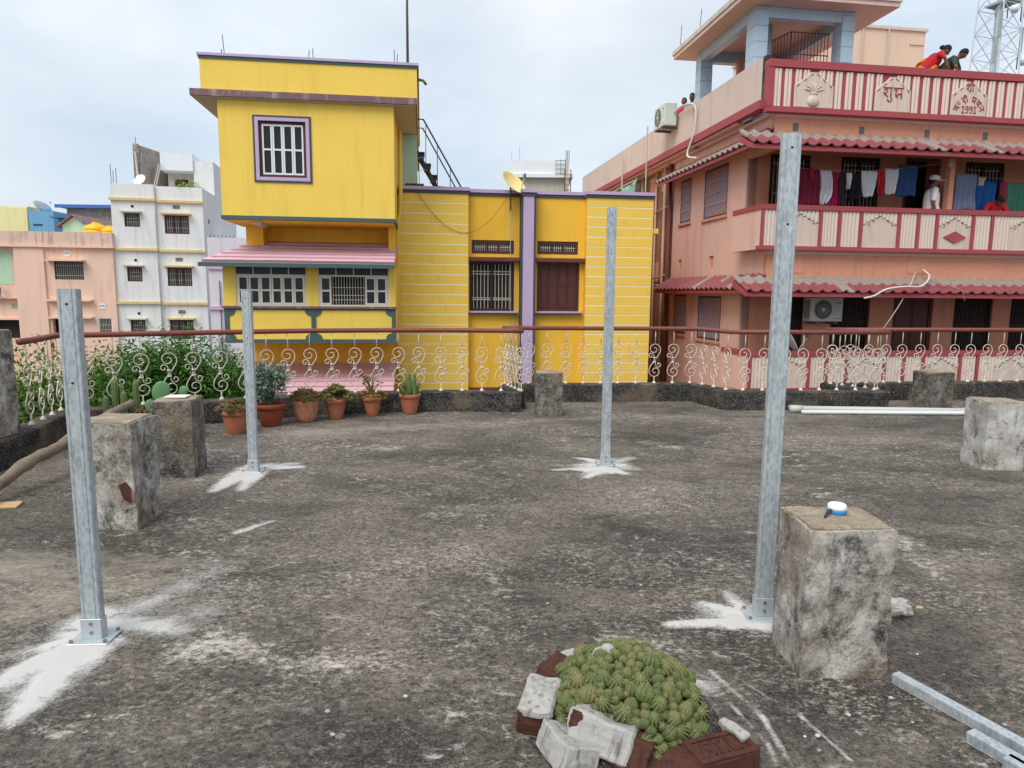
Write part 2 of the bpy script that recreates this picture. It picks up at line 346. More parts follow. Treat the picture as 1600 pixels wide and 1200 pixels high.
        me.materials.append(MATS[mat] if isinstance(mat, str) else mat)
        if smooth: me.polygons.foreach_set('use_smooth', [True]*len(me.polygons))
        return me
    def build(s, name, mat, parent=None, smooth=False, **kw): return link(name, s.mesh(name, mat, smooth, **kw), parent)
ZOFF = {}
def link(name, me, parent=None, loc=None, rot=None, scale=None):
    o = bpy.data.objects.new(name, me); COL.objects.link(o)
    if loc is not None: o.location = loc
    if parent is not None:
        o.parent = parent
        if parent.name in ZOFF: o.location.z += ZOFF[parent.name]
    if rot is not None: o.rotation_euler = rot
    if scale is not None: o.scale = scale
    return o
def tag(o, label, cat, group=None):
    o['label'] = label; o['category'] = cat
    if group: o['group'] = group
    return o
def thing(name, label, cat, loc=(0, 0, 0), rz=0, group=None, zoff=0):
    o = bpy.data.objects.new(name, None); COL.objects.link(o); o.empty_display_size = .2
    o.location = loc; o.rotation_euler = (0, 0, rz); tag(o, label, cat, group)
    if zoff: ZOFF[o.name] = zoff
    return o
def structure(o): o['kind'] = 'structure'; return o
def stuff(o): o['kind'] = 'stuff'; return o
def cat_rom(P, k=8):
    P = [Vector(p) for p in P]; out = []
    Q = [P[0]*2-P[1]] + P + [P[-1]*2-P[-2]]
    for i in range(1, len(Q)-2):
        for j in range(k):
            t = j/k; a, b, c, d = Q[i-1:i+3]
            out.append(.5*((2*b) + (c-a)*t + (2*a-5*b+4*c-d)*t*t + (3*b-a-3*c+d)*t**3))
    out.append(P[-1]); return out
def bez(P, k=24):
    P = [Vector(p) for p in P]; out = []
    for i in range(k+1):
        Q = P[:]; t = i/k
        while len(Q) > 1: Q = [Q[j].lerp(Q[j+1], t) for j in range(len(Q)-1)]
        out.append(Q[0])
    return out
FRONT = Matrix.Identity(4)
def SIDE(x0, y0): return Matrix(((0, 1, 0, x0), (-1, 0, 0, y0), (0, 0, 1, 0), (0, 0, 0, 1)))   # a wall that faces -x: a runs towards -y, depth towards +x
def SIDER(x0, y0): return Matrix(((0, -1, 0, x0), (1, 0, 0, y0), (0, 0, 1, 0), (0, 0, 0, 1)))  # a wall that faces +x
def window(parent, M, a0, a1, c0, c1, d, style='grille', frame='browndk', bars='bars', nb=8, nh=(.2, .8), glass='glass', fw=.05, leaves=2, openl=(), name='window', bd=.012, bt=.008):
    f = MB(M); f.box(a0, a1, d-.02, d+.06, c0, c0+fw); f.box(a0, a1, d-.02, d+.06, c1-fw, c1)
    f.box(a0, a0+fw, d-.02, d+.06, c0+fw, c1-fw); f.box(a1-fw, a1, d-.02, d+.06, c0+fw, c1-fw)
    A0, A1, C0, C1 = a0+fw, a1-fw, c0+fw, c1-fw
    if style == 'grille':
        if leaves > 1:
            for i in range(1, leaves):
                q = A0+(A1-A0)*i/leaves; f.box(q-.03, q+.03, d-.01, d+.055, C0, C1)
        o = f.build(name, frame, parent)
        MB(M).box(A0, A1, d+.062, d+.08, C0, C1).build('pane', glass, o)  # glass sheet, but in the dark-room material it is painted room shade
        g = MB(M)
        for i in range(nb):
            q = A0+(A1-A0)*(i+.5)/nb; g.box(q-bt, q+bt, d+bd, d+bd+.016, C0, C1)
        for t in nh:
            z = C0+(C1-C0)*t; g.box(A0, A1, d+bd-.012, d+bd, z-.01, z+.01)
        g.build('grille', bars, o)
    elif style == 'casement':
        o = f.build(name, frame, parent); wl = (A1-A0)/leaves
        for i in range(leaves):
            p0, p1 = A0+wl*i, A0+wl*(i+1); t = min(.045, wl*.17)
            if i in openl:
                g = MB(M)
                for k in range(4):
                    q = p0+(p1-p0)*(k+.5)/4; g.box(q-.007, q+.007, d+.03, d+.044, C0, C1)
                for tt in (.18, .34, .62):
                    z = C0+(C1-C0)*tt; g.box(p0, p1, d+.02, d+.03, z-.008, z+.008)
                g.build('grille', 'bars', o); MB(M).box(p0, p1, d+.3, d+.32, C0, C1).build('pane', 'dark', o); continue  # dark sheet behind open leaves, painted as the unlit room
            g = MB(M); g.box(p0+.004, p0+t, d-.025, d+.03, C0, C1); g.box(p1-t, p1-.004, d-.025, d+.03, C0, C1)
            zm = C0+(C1-C0)*.5
            for z0, z1 in ((C0, C0+t), (zm-t/2, zm+t/2), (C1-t, C1)): g.box(p0+t, p1-t, d-.025, d+.03, z0, z1)
            lf = g.build('sash', 'white' if frame == 'brown' else frame, o)
            for z0, z1 in ((C0+t, zm-t/2), (zm+t/2, C1-t)): MB(M).box(p0+t, p1-t, d+.005, d+.015, z0, z1).build('pane', glass, o)
    elif style == 'shutter':
        o = f.build(name, frame, parent); wl = (A1-A0)/leaves
        for i in range(leaves):
            p0, p1 = A0+wl*i, A0+wl*(i+1); g = MB(M); g.box(p0+.005, p1-.005, d+.01, d+.04, C0, C1); zm = C0+(C1-C0)*.5
            for z0, z1 in ((C0+.06, zm-.04), (zm+.04, C1-.06)): g.box(p0+.05, p1-.05, d-.005, d+.011, z0, z1)
            g.build('shutter_leaf', frame, o)
    return o
def leafcloud(center, rad, n, size, seed, squash=1, fill=.55, lumps=7, narrow=.45):
    """leaf-sized folded faces scattered through lumpy clumps"""
    r = random.Random(seed); mb = MB(); C = Vector(center); lum = []
    for i in range(lumps):
        d = Vector((r.gauss(0, 1), r.gauss(0, 1), r.gauss(0, .8))).normalized()*r.uniform(.35, .8)
        lum.append((Vector((d.x*rad[0], d.y*rad[1], d.z*rad[2])), r.uniform(.35, .6)))
    V = mb.v; Fc = mb.f
    for i in range(n):
        c, q = r.choice(lum); d = Vector((r.gauss(0, 1), r.gauss(0, 1), r.gauss(0, 1))).normalized()*(r.random()**fill)*q*r.choice((1, 1, 1, 1.25))
        p = C + c + Vector((d.x*rad[0], d.y*rad[1], d.z*rad[2])); s = size*r.uniform(.6, 1.35)
        a = (Vector((r.gauss(0, 1), r.gauss(0, 1), r.gauss(0, .6)-.25))).normalized(); b = a.cross(Vector((r.gauss(0, .4), r.gauss(0, .4), 1))).normalized(); nn = a.cross(b)
        k = len(V); w2 = s*narrow
        V += [tuple(p), tuple(p+a*s*.5+b*w2*.5+nn*s*.08), tuple(p+a*s), tuple(p+a*s*.5-b*w2*.5+nn*s*.08)]; Fc += [(k, k+1, k+2), (k, k+2, k+3)]
    return mb

# ================================================================== the setting: street, roof terrace
me = MB().slab([(-400, -60), (400, -60), (400, 900), (-400, 900)], G-1, G).mesh('ground', 'ground')
structure(link('ground', me))
RAIL1 = cat_rom([(-4.22, 1.0, 0), (-4.30, 5.0, 0), (-4.42, 6.1, 0), (-4.68, 7.0, 0)], 6) + cat_rom([(-4.68, 7.0, 0), (-3.62, 7.62, 0), (-2.4, 8.27, 0), (-1.05, 8.62, 0), (.12, 8.66, 0)], 8)[1:]
RAIL2 = [Vector(p) for p in ((-.12, 9.42, 0), (2.62, 9.66, 0), (2.86, 8.93, 0), (5.02, 9.10, 0))]
RAIL3 = [Vector(p) for p in ((4.50, 9.78, 0), (7.6, 10.2, 0), (11.5, 10.75, 0))]
RET1 = [Vector((.12, 8.66, 0)), Vector((-.12, 9.42, 0))]
RET2 = [Vector((5.02, 9.10, 0)), Vector((4.50, 9.78, 0))]
edge = [(-4.4, -4)] + [(p.x-.12, p.y+.06) for p in RAIL1] + [(p.x, p.y+.13) for p in RAIL2] + [(p.x, p.y+.13) for p in RAIL3] + [(11.5, -4)]
WEAR = {'scale': [(300, 1010, 880, 1075, 0.38, 0.4, 1.0), (520, 960, 720, 1000, 0.3, 0.3, 0.9), (60, 1140, 420, 1090, 0.25, 0.3, 0.9), (700, 1120, 820, 1095, 0.2, 0.2, 1.0), (600, 700, 760, 690, 0.35, 0.3, 0.95), (560, 890, 860, 830, 0.4, 0.5, 0.85), (760, 900, 840, 960, 0.4, 0.3, 0.9), (960, 1000, 1180, 1030, 0.25, 0.25, 1.0), (1060, 1060, 1250, 1100, 0.2, 0.25, 0.95), (1400, 840, 1590, 1010, 0.3, 0.4, 1.0), (1380, 1150, 1560, 1080, 0.3, 0.3, 0.85), (1010, 690, 1130, 720, 0.4, 0.5, 0.9)],
        'algae': [(330, 1180, 760, 1160, 0.16, 0.16, 1.1), (0, 1190, 120, 1180, 0.15, 0.15, 1.0), (0, 830, 480, 835, 0.3, 0.4, 1.1), (240, 770, 480, 790, 0.4, 0.6, 0.85), (1000, 690, 1500, 725, 0.5, 0.6, 1.0), (900, 800, 1180, 880, 0.5, 0.5, 0.85), (1450, 790, 1600, 770, 0.5, 0.5, 0.9)],
        'film': [(0, 890, 340, 880, 0.45, 0.35, 1.15), (80, 940, 280, 900, 0.4, 0.3, 1.05), (480, 675, 960, 652, 0.45, 0.35, 1.2), (1000, 650, 1200, 655, 0.3, 0.3, 1.0)]}
fo = MB().slab(edge[::-1], G, 0).build('terrace_floor', 'floor'); structure(fo)
bm = bmesh.new(); bm.from_mesh(fo.data); bmesh.ops.recalc_face_normals(bm, faces=bm.faces[:])
for ax, lo, hi in ((0, -4.4, 7.6), (1, 1.6, 9.9)):
    q = lo
    while q < hi:
        co_ = Vector((0, 0, 0)); no_ = Vector((0, 0, 0)); co_[ax] = q; no_[ax] = 1
        fs_ = [f for f in bm.faces if f.normal.z > .9]; g_ = list({e for f in fs_ for e in f.edges} | {v for f in fs_ for v in f.verts}) + fs_
        bmesh.ops.bisect_plane(bm, geom=g_, plane_co=co_, plane_no=no_, dist=1e-5); q += .11
bm.to_mesh(fo.data); bm.free()
for nm_, st_ in WEAR.items():
    cs_ = [(onz(a, b).xy, onz(c, d).xy, w0, w1, k) for a, b, c, d, w0, w1, k in st_]; vals = []
    for v in fo.data.vertices:
        p = v.co.xy; dn = 0
        for a, b, w0, w1, k in cs_:
            ab = b-a; t = max(0, min(1, (p-a).dot(ab)/max(ab.length_squared, 1e-6))); dn = max(dn, k*(1-.35*t)*max(0, 1-((p-(a+ab*t)).length/(w0+(w1-w0)*t))**1.5))
        vals.append(dn if v.co.z > -.01 else 0)
    fo.data.attributes.new(nm_, 'FLOAT', 'POINT').data.foreach_set('value', vals)

def ribbon_wall(path, wdt, z0, z1, step=.12):
    pts = []
    for a, b in zip(path[:-1], path[1:]):
        n = max(1, int((b-a).length/step))
        pts += [a.lerp(b, i/n) for i in range(n)]
    pts.append(path[-1]); mb = MB(); vs = []; k = len(pts); prof = [(-1, z0), (-1, (z0+z1)/2), (-1, z1-.012), (-.9, z1), (0, z1+.004), (.9, z1), (1, z1-.012), (1, (z0+z1)/2), (1, z0)]
    for i, p in enumerate(pts):
        t = (pts[min(i+1, k-1)]-pts[max(i-1, 0)]).normalized(); nrm = Vector((-t.y, t.x, 0))
        for q, z in prof:
            d = mnoise.noise(Vector((p.x*3, p.y*3, z*7+q)))*.012
            vs.append((p.x+nrm.x*(q*wdt/2+d), p.y+nrm.y*(q*wdt/2+d), z+d*.5*(z > z0+.01)))
    m = len(prof); fs = [(i*m+j, (i+1)*m+j, (i+1)*m+j+1, i*m+j+1) for i in range(k-1) for j in range(m-1)] + [tuple(range(m)), tuple((k-1)*m+j for j in range(m-1, -1, -1))]
    return mb.add(vs, fs)
def fixn(o):
    bm = bmesh.new(); bm.from_mesh(o.data); bmesh.ops.recalc_face_normals(bm, faces=bm.faces[:]); bm.to_mesh(o.data); bm.free(); return o
c1 = fixn(ribbon_wall(RAIL1, .22, 0, .25).build('roof_curb', 'curb')); tag(c1, 'long black stained low curb behind the row of potted plants', 'curb', 'low roof curbs')
c2 = fixn(ribbon_wall([RAIL2[0]+Vector((0, 0, 0)), RAIL2[1]], .22, 0, .25).build('roof_curb', 'curb')); tag(c2, 'black stained curb behind the stub block in the middle, under the yellow house', 'curb', 'low roof curbs')
c2b = fixn(ribbon_wall([RAIL2[1]+Vector((.03, -.1, 0)), RAIL2[2], RAIL2[3]], .24, 0, .245).build('roof_curb', 'curb')); tag(c2b, 'bent dark curb in front of the pink house, behind the white pipes', 'curb', 'low roof curbs')
c3 = fixn(ribbon_wall(RAIL3, .22, 0, .25).build('roof_curb', 'curb')); tag(c3, 'grey blotched curb at the far right behind the dark stub', 'curb', 'low roof curbs')

# ------------------------------------------------------------------ scroll railings
def baluster_mesh():
    mb = MB(); H0 = .74
    def half():
        big = []; c = Vector((-.012, .158))
        for i in range(34):
            t = i/33; a = R(470-480*t); r = .016+.068*t**.9
            big.append((c.x+.006*t+r*math.cos(a)*1.02, c.y+r*math.sin(a)))
        p = big[-1]; big += [tuple(v)[:2] for v in bez([(p[0], p[1], 0), (.078, .095, 0), (.03, .05, 0), (.006, 0, 0)], 8)[1:]]
        sm = []; c = Vector((-.056, .062))
        for i in range(24):
            t = i/23; a = R(400-400*t); r = .010+.034*t
            sm.append((c.x+r*math.cos(a), c.y+r*math.sin(a)))
        p = sm[-1]; sm += [tuple(v)[:2] for v in bez([(p[0], p[1], 0), (-.012, .03, 0), (-.014, .012, 0), (-.012, 0, 0)], 5)[1:]]
        return big, sm
    for path in half():
        full = path + [(-x, -z) for x, z in path[-2::-1]] if path is not None else []
        if path[-1][0] > 0: full = path[:-1] + [(0, 0)] + [(-x, -z) for x, z in path[-2::-1]]
        mb.tube([(x, 0, z+.325) for x, z in full], .0058, 5)
    zb, zt = .325-.236, .325+.240
    mb.tube([(0, 0, zt-.004), (0, 0, H0)], .006, 6); mb.tube([(0, 0, 0), (0, 0, zb+.006)], .0065, 6)
    mb.lathe([(.03, 0), (.03, .004), (.012, .03), (.009, .034)], 8)
    for dz in (-.03, .035): mb.box(-.024, .018, -.012, .012, .325+dz-.008, .325+dz+.008)
    return mb.mesh('baluster', 'scroll', True)
BAL = baluster_mesh()
def railing(label, path, spacing=.255, zc=.25, off=.1, extra=()):
    t = thing('scroll_railing', label, 'railing', (path[0].x, path[0].y, zc), 0, 'scroll railings round the roof')
    base = Vector((path[0].x, path[0].y, 0))
    mb = MB(); mb.tube([p-base+Vector((0, 0, .742+.030)) for p in path], .030, 12); mb.build('handrail', 'rail', t, True)
    d = off; acc = 0
    for i in range(len(path)-1):
        a, b = path[i], path[i+1]; ln = (b-a).length
        while d <= acc+ln:
            p = a.lerp(b, (d-acc)/ln)-base; ang = math.atan2(b.y-a.y, b.x-a.x)
            link('baluster', BAL, t, (p.x, p.y, 0), (0, 0, ang + rnd.uniform(-.05, .05))); d += spacing*rnd.uniform(.93, 1.07)
        acc += ln
    return t
railing('white scroll railing with red oxide handrail behind the flower pots', RAIL1[12:], .262, .254)
railing('short return of scroll railing at the end of the potted plants', [RET1[0], RET1[1]], .16, .25)
railing('white scroll railing in front of the yellow house pillar and pink corner', RAIL2, .26, .25)
railing('short dense return of scroll railing left of the dark stub block', RET2, .16, .25)
railing('white scroll railing at far right in front of the pink balcony', RAIL3, .27, .25)
for P_, lb in ((RET1, 'low block joining two curbs beside the short middle stub'), (RET2, 'low block joining two curbs left of the dark stub')):
    q = fixn(ribbon_wall([P_[0]+(P_[1]-P_[0])*.16, P_[1]-(P_[1]-P_[0])*.16], .2, -.01, .247).build('roof_curb', 'curb')); tag(q, lb, 'curb', 'low roof curbs')

# ------------------------------------------------------------------ concrete stubs
def stub(label, x0, x1, y0, y1, h, rz, mat, taper=.0, seed=1):
    cx, cy = (x0+x1)/2, (y0+y1)/2; a, b = (x1-x0)/2, (y1-y0)/2
    t = thing('concrete_stub', label, 'pillar', (cx, cy, 0), rz, 'concrete column stubs on the roof')
    n = 10; mb = MB(); k = 1-taper
    mb.hexa([(-a, -b, -.02), (a, -b, -.02), (a, b, -.02), (-a, b, -.02), (-a*k, -b*k, h-.012), (a*k, -b*k, h-.012), (a*k, b*k, h-.012), (-a*k, b*k, h-.012)])
    mb.build('shaft', mat, t, False, sub=11, jit=.0045+.0002*seed)
    m2 = MB().box(-a*k+.012, a*k-.012, -b*k+.012, b*k-.012, h-.02, h); m2.build('mortar_cap', 'pillar_top', t, False, bevel=.006, sub=4, jit=.004+.0002*seed)
    return t
stub('large grey concrete stub at front right with a tape measure on it', 1.145, 1.485, 2.52, 2.80, .618, R(1), 'pillar', .0, 1)
stub('white limewashed concrete stub at the right edge, in front of the pipes', 4.14, 4.48, 5.82, 6.15, .60, R(-3), 'pillar_white', .0, 2)
stub('dark concrete stub at far right before the pink house', 5.58, 5.95, 9.10, 9.42, .50, R(14), 'pillar_dark', 0, 3)
stub('dark concrete stub in the middle below the lilac pillar of the yellow house', .29, .62, 8.28, 8.55, .54, R(1), 'pillar_dark', 0, 4)
stub('concrete stub with a white tile on top, beside the pots', -2.88, -2.57, 5.33, 5.64, .63, R(7), 'pillar_dark', 0, 5)
q = stub('concrete stub behind the nearest left steel post, with a red chipped spot', -2.70, -2.36, 4.13, 4.46, .69, R(2), 'pillar', 0, 6)
MB().prism([(.10, .20), (.145, .17), (.15, .27), (.12, .31), (.075, .29)], -.171, -.164).build('brick_patch', 'brick', q)
stub('tall weathered concrete stub cut by the left edge', -4.72, -4.30, 5.46, 5.86, 1.15, R(4), 'pillar', .0, 7)

# ------------------------------------------------------------------ galvanised posts
def post(label, x, y, h, rz, seed):
    t = thing('steel_post', label, 'post', (x, y, 0), rz, 'galvanised posts bolted to the roof')
    w, d = .039, .021; prof = [(-w, -d+.004), (-w+.004, -d), (-w+.012, -d), (-w+.014, -d+.003), (-w+.017, -d+.003), (-w+.019, -d), (w-.019, -d), (w-.017, -d+.003), (w-.014, -d+.003), (w-.012, -d), (w-.004, -d), (w, -d+.004), (w, d-.004), (w-.004, d), (-w+.004, d), (-w, d-.004)]
    MB().slab(prof, .006, h-.0).build('column', 'steel', t)
    MB().slab([(-.034, -.016), (.034, -.016), (.034, .016), (-.034, .016)], h, h+.0006).build('open_end', 'hole', t)
    MB().box(-.085, .085, -.07, .07, 0.010, .016).build('base_plate', 'zincplate', t, bevel=.003)
    b = MB(); b.box(-w-.004, w+.004, -d-.004, -d-.001, .016, .105); b.box(-w-.004, -w-.001, -d-.001, d+.003, .016, .105); b.box(w+.001, w+.004, -d-.001, d+.003, .016, .105)
    br = b.build('sleeve_bracket', 'zincplate', t, bevel=.0015)
    for z in (.045, .085): MB().tube([(0, -d-.004, z), (0, -d-.009, z)], .0075, 6).build('sleeve_bolt', 'bolt', br)
    for sx in (-1, 1):
        for sy in (-1, 1): MB().tube([(sx*.07, sy*.054, .014), (sx*.07, sy*.054, .027)], [.008, .008], 6).build('anchor_bolt', 'bolt', t)
    for z in (h-.06, h-.38): MB().tube([(.0, -d+.001, z), (.0, -d-.0006, z)], .0055, 10).build('bolt_hole', 'hole', t)
    return t
post('nearest left galvanised post standing in white dust', -1.79, 2.77, 1.5, R(3), 1)
post('short galvanised post behind, beside the flower pots', -2.15, 5.55, 1.5, R(-2), 2)
post('far galvanised post in front of the right yellow wall', .825, 5.85, 2.215, R(3), 3)
post('tallest galvanised post right of centre beside the large concrete stub', 1.185, 3.03, 2.185, R(-4), 4)

# ------------------------------------------------------------------ white drilling dust
def dustmat():
    s = NT('lime_dust'); at = s.n('Attribute'); at.attribute_name = 'dens'
    n1 = s.noise(7, 9, .78, s.map((1, 1.3, 1)), .6); n2 = s.noise(75, 4, .7)
    f = s.math('ADD', at.outputs['Fac'], s.math('MULTIPLY', s.math('SUBTRACT', n1, .5), 1.25)); f = s.math('ADD', f, s.math('MULTIPLY', s.math('SUBTRACT', n2, .5), .8))
    al = s.ramp(f, [(.22, 0), (.50, .42), (.78, .9)])
    c = s.mix(s.noise(3.2, 5), hx('b8b3ad'), hx('cfcfce')); m = s.done(c, .95, 0, .1)
    tr = s.n('BsdfTransparent'); ms = s.n('MixShader'); s.l(al, ms.inputs[0]); s.l(tr.outputs[0], ms.inputs[1]); s.l(s.b.outputs[0], ms.inputs[2]); s.l(ms.outputs[0], s.o.inputs[0])
    s.bump(n2, .3, .004)
    return m
DM = dustmat()
def dust(label, u, v, streaks, res=.025, mat=None, streaky=True, name='white_dust', z=.004):
    P0 = onz(u, v); S_ = []
    for (a, b, c, d, w0, w1, k) in streaks: S_.append((onz(a, b).xy, onz(c, d).xy, w0, w1, k))
    xs = [q[i].x for q in S_ for i in (0, 1)]; ys = [q[i].y for q in S_ for i in (0, 1)]
    x0, x1, y0, y1 = min(xs)-.35, max(xs)+.35, min(ys)-.35, max(ys)+.35
    nx, ny = int((x1-x0)/res)+1, int((y1-y0)/res)+1; vs = []; den = []
    for j in range(ny):
        for i in range(nx):
            p = Vector((x0+i*res, y0+j*res)); dn = 0
            for a, b, w0, w1, k in S_:
                ab = b-a; t = max(0, min(1, (p-a).dot(ab)/max(ab.length_squared, 1e-6))); q = (p-(a+ab*t)).length; ww = w0+(w1-w0)*t
                dn = max(dn, k*(1-.35*t)*max(0, 1-(q/ww)**1.5))
            if dn > 0 and streaky:
                rv = p-P0.xy; an = math.atan2(rv.y, rv.x); dn *= 1.02+.7*mnoise.noise(Vector((math.cos(an)*4.5, math.sin(an)*4.5, rv.length*1.2)))+.25*mnoise.noise(Vector((math.cos(an)*13, math.sin(an)*13, rv.length*2)))
            den.append(dn); vs.append((p.x-P0.x, p.y-P0.y, z+(.007*min(1, max(0, dn-.45)*1.6) if not mat else 0)))
    fs = [(j*nx+i, j*nx+i+1, (j+1)*nx+i+1, (j+1)*nx+i) for j in range(ny-1) for i in range(nx-1) if max(den[j*nx+i], den[j*nx+i+1], den[(j+1)*nx+i], den[(j+1)*nx+i+1]) > .08]
    me = bpy.data.meshes.new('white_dust'); me.from_pydata(vs, [], fs); at = me.attributes.new('dens', 'FLOAT', 'POINT'); at.data.foreach_set('value', den); me.materials.append(mat or DM)
    o = link(name, me, None, (P0.x, P0.y, 0)); stuff(o); tag(o, label, 'dust'); return o
dust('white dust spread round the nearest left post', 150, 990, [(150, 985, 150, 985, .26, .26, 1.1), (140, 995, 5, 1070, .20, .12, 1.15), (140, 1005, 25, 1125, .20, .08, 1.1), (160, 975, 275, 985, .17, .12, 1.05), (160, 965, 240, 940, .16, .14, .9), (200, 960, 330, 900, .25, .25, .5), (210, 985, 330, 955, .2, .2, .55), (100, 1000, 40, 1090, .3, .25, .55)])
dust('white dust spread round the short post by the pots', 394, 737, [(394, 735, 394, 735, .22, .22, 1.1), (385, 737, 333, 768, .16, .08, 1.2), (400, 740, 378, 766, .13, .07, 1.05), (400, 730, 468, 731, .18, .10, 1.1), (400, 728, 460, 726, .12, .1, .9)])
dust('white dust splashed round the far post', 945, 730, [(945, 728, 945, 728, .33, .33, .85), (930, 731, 890, 731, .22, .16, .6), (940, 729, 872, 727, .12, .05, 1.0), (940, 733, 865, 735, .13, .05, 1.15), (940, 722, 895, 716, .13, .05, 1.0), (945, 732, 915, 746, .18, .09, 1.1), (950, 728, 990, 732, .24, .14, 1.0), (950, 722, 985, 716, .2, .1, .8), (950, 735, 975, 740, .2, .1, .9)])
dust('white dust beside the tallest post and large stub', 1180, 965, [(1185, 968, 1185, 968, .16, .16, 1.1), (1185, 972, 1045, 978, .11, .05, 1.3), (1170, 965, 1100, 946, .12, .06, 1.1), (1180, 965, 1135, 925, .10, .05, 1.15), (1150, 965, 1100, 958, .12, .09, 1.0)])
dust('small pale smear of dust between the left posts', 400, 823, [(370, 833, 425, 815, .05, .05, .7)], .015)
dust('faint curved white scrape marks right of the cactus bed', 1180, 1100, [(1110, 1050, 1190, 1120, .020, .020, .50), (1190, 1120, 1235, 1195, .022, .022, .54), (1140, 1100, 1200, 1165, .016, .016, .48), (1200, 1165, 1215, 1198, .018, .018, .5), (1100, 1070, 1110, 1110, .10, .08, .5), (1250, 1120, 1330, 1190, .016, .014, .55), (1150, 1060, 1230, 1110, .014, .014, .5)], .008)

# ------------------------------------------------------------------ pots
def blade(mb, p, a, s, w, r, th=.25):
    """a plump leaf"""
    a = a.normalized(); b = a.orthogonal().normalized(); c = a.cross(b)
    V = [p, p+a*s*.45+b*w, p+a*s*.45+c*w*th*2, p+a*s*.45-b*w, p+a*s*.45-c*w*th*2, p+a*s]
    mb.add([tuple(x) for x in V], [(0, 1, 2), (0, 2, 3), (0, 3, 4), (0, 4, 1), (5, 2, 1), (5, 3, 2), (5, 4, 3), (5, 1, 4)])
def rosettes(rad, hgt, n, leaf, seed, spread=1):
    r = random.Random(seed); mb = MB()
    for i in range(n):
        th = r.uniform(0, 6.283); q = math.sqrt(r.random())*rad; z = hgt*(1-(q/rad)**2)*r.uniform(.7, 1.1)
        p = Vector((q*math.cos(th), q*math.sin(th), z)); out_ = Vector((p.x, p.y, .08)).normalized() if q > 0 else Vector((0, 0, 1))
        for k in range(9):
            a2 = k*2.4+r.random(); d = Vector((math.cos(a2), math.sin(a2), r.uniform(.3, 1.1)))*.8 + out_*.5*spread
            blade(mb, p, d, leaf*r.uniform(.7, 1.2), leaf*.22, r)
    return mb
def pot(label, u, v, rtop, h, mat, style='plain', seed=1, back=0):
    p = onz(u, v); t = thing('potted_plant', label, 'potted plant', (p.x, p.y+back+rtop*.7, 0), rnd.uniform(0, 6), 'pots along the low curb')
    rb = rtop*.62; tw = None
    if style == 'swirl': tw = lambda th, z: 1+.045*math.sin(9*th+z*26)*(1 if .02 < z < h*.74 else 0)
    prof = [(rb*.94, 0), (rb, .012), (rb+(rtop-rb)*.45, h*.42), (rtop*.9, h*.76), (rtop*.92, h*.80), (rtop, h*.81), (rtop*1.02, h*.9), (rtop*1.02, h*.98), (rtop, h), (rtop*.9, h), (rtop*.88, h*.88), (rtop*.87, h*.87)]
    if style == 'swirl':
        prof = [(rb*.94, 0)]+[(rb+(rtop*.96-rb)*(i/10)**.6, .012+(h*.76-.012)*i/10) for i in range(11)]+prof[5:]
    MB().lathe(prof, 40 if style == 'swirl' else 22, tw=tw).build('pot', mat, t, True)
    MB().lathe([(rtop*.86, h*.86), (rtop*.5, h*.92), (.01, h*.94)], 14).build('soil', 'soil', t, True)
    return t, h*.92
# 1..6 from the left
t, z = pot('terracotta pot with low brown-green succulent, leftmost of the row of pots', 363, 680, .142, .25, 'terracotta', seed=1)
rosettes(.15, .08, 46, .07, 1).build('succulent', 'succr', t).location.z = z
t, z = pot('dull red pot with tall grey-green bush, behind the short steel post', 418, 668, .165, .25, 'redpot', seed=2)
leafcloud((0, 0, .27), (.17, .15, .26), 2400, .055, 5, lumps=9).build('bush', 'succg', t).location.z = z
b = MB()
for i in range(7):
    a = i*.9; b.tube(bez([(0, 0, -.03), (.03*math.cos(a), .03*math.sin(a), .12), (.12*math.cos(a), .1*math.sin(a), .34)], 6), [.014, .012, .011, .01, .008, .006, .004], 5)
b.build('stem', 'bark', t).location.z = z
t, z = pot('swirl fluted clay pot with a rounded succulent mound', 474, 661, .152, .26, 'rosepot', 'swirl', 3)
rosettes(.185, .13, 120, .045, 3).build('succulent', 'succr', t).location.z = z
t, z = pot('terracotta pot with a bushy rosette succulent, next to the swirl pot', 522, 656, .128, .24, 'terracotta', seed=4)
rosettes(.185, .15, 90, .06, 4).build('succulent', 'succ', t).location.z = z
t, z = pot('terracotta pot with a straggly orange-green jade plant', 580, 651, .112, .225, 'terracotta', seed=5)
b = rosettes(.19, .12, 50, .055, 6, 1.6); b.lathe([(.09, -.01), (.08, .05), (.02, .07)], 10); r_ = random.Random(3)
for i in range(9):
    a = r_.uniform(0, 6.28); tip = Vector((.13*math.cos(a), .1*math.sin(a), r_.uniform(.1, .3))); b.tube(bez([(0, 0, 0), (tip.x*.2, tip.y*.2, tip.z*.6), tip], 4), .006, 5)
    for k in range(10): blade(b, tip+Vector((r_.gauss(0, .015), r_.gauss(0, .015), r_.gauss(0, .02))), Vector((r_.gauss(0, 1), r_.gauss(0, 1), r_.gauss(.5, 1))), .045, .012, r_)
b.build('succulent', 'jade', t).location.z = z-.01
t, z = pot('terracotta pot with upright columnar cacti, rightmost of the row of pots', 639, 648, .132, .25, 'terracotta', seed=6)
def column_cactus(h, r, bend=(0, 0), ribs=7):
    mb = MB(); n = ribs*2; k = 9; vs = []
    for i in range(k+1):
        q = i/k; rr = r*(1 if q < .8 else math.sqrt(max(0.02, 1-((q-.8)/.2)**2))) * (.85+.15*min(1, q*5))
        for j in range(n):
            a = 2*math.pi*j/n; s2 = rr*(1.0 if j % 2 else .78); vs.append((bend[0]*q*q+s2*math.cos(a), bend[1]*q*q+s2*math.sin(a), h*q))
    return mb.add(vs, [(i*n+j, i*n+(j+1) % n, (i+1)*n+(j+1) % n, (i+1)*n+j) for i in range(k) for j in range(n)] + [tuple(k*n+j for j in range(n))])
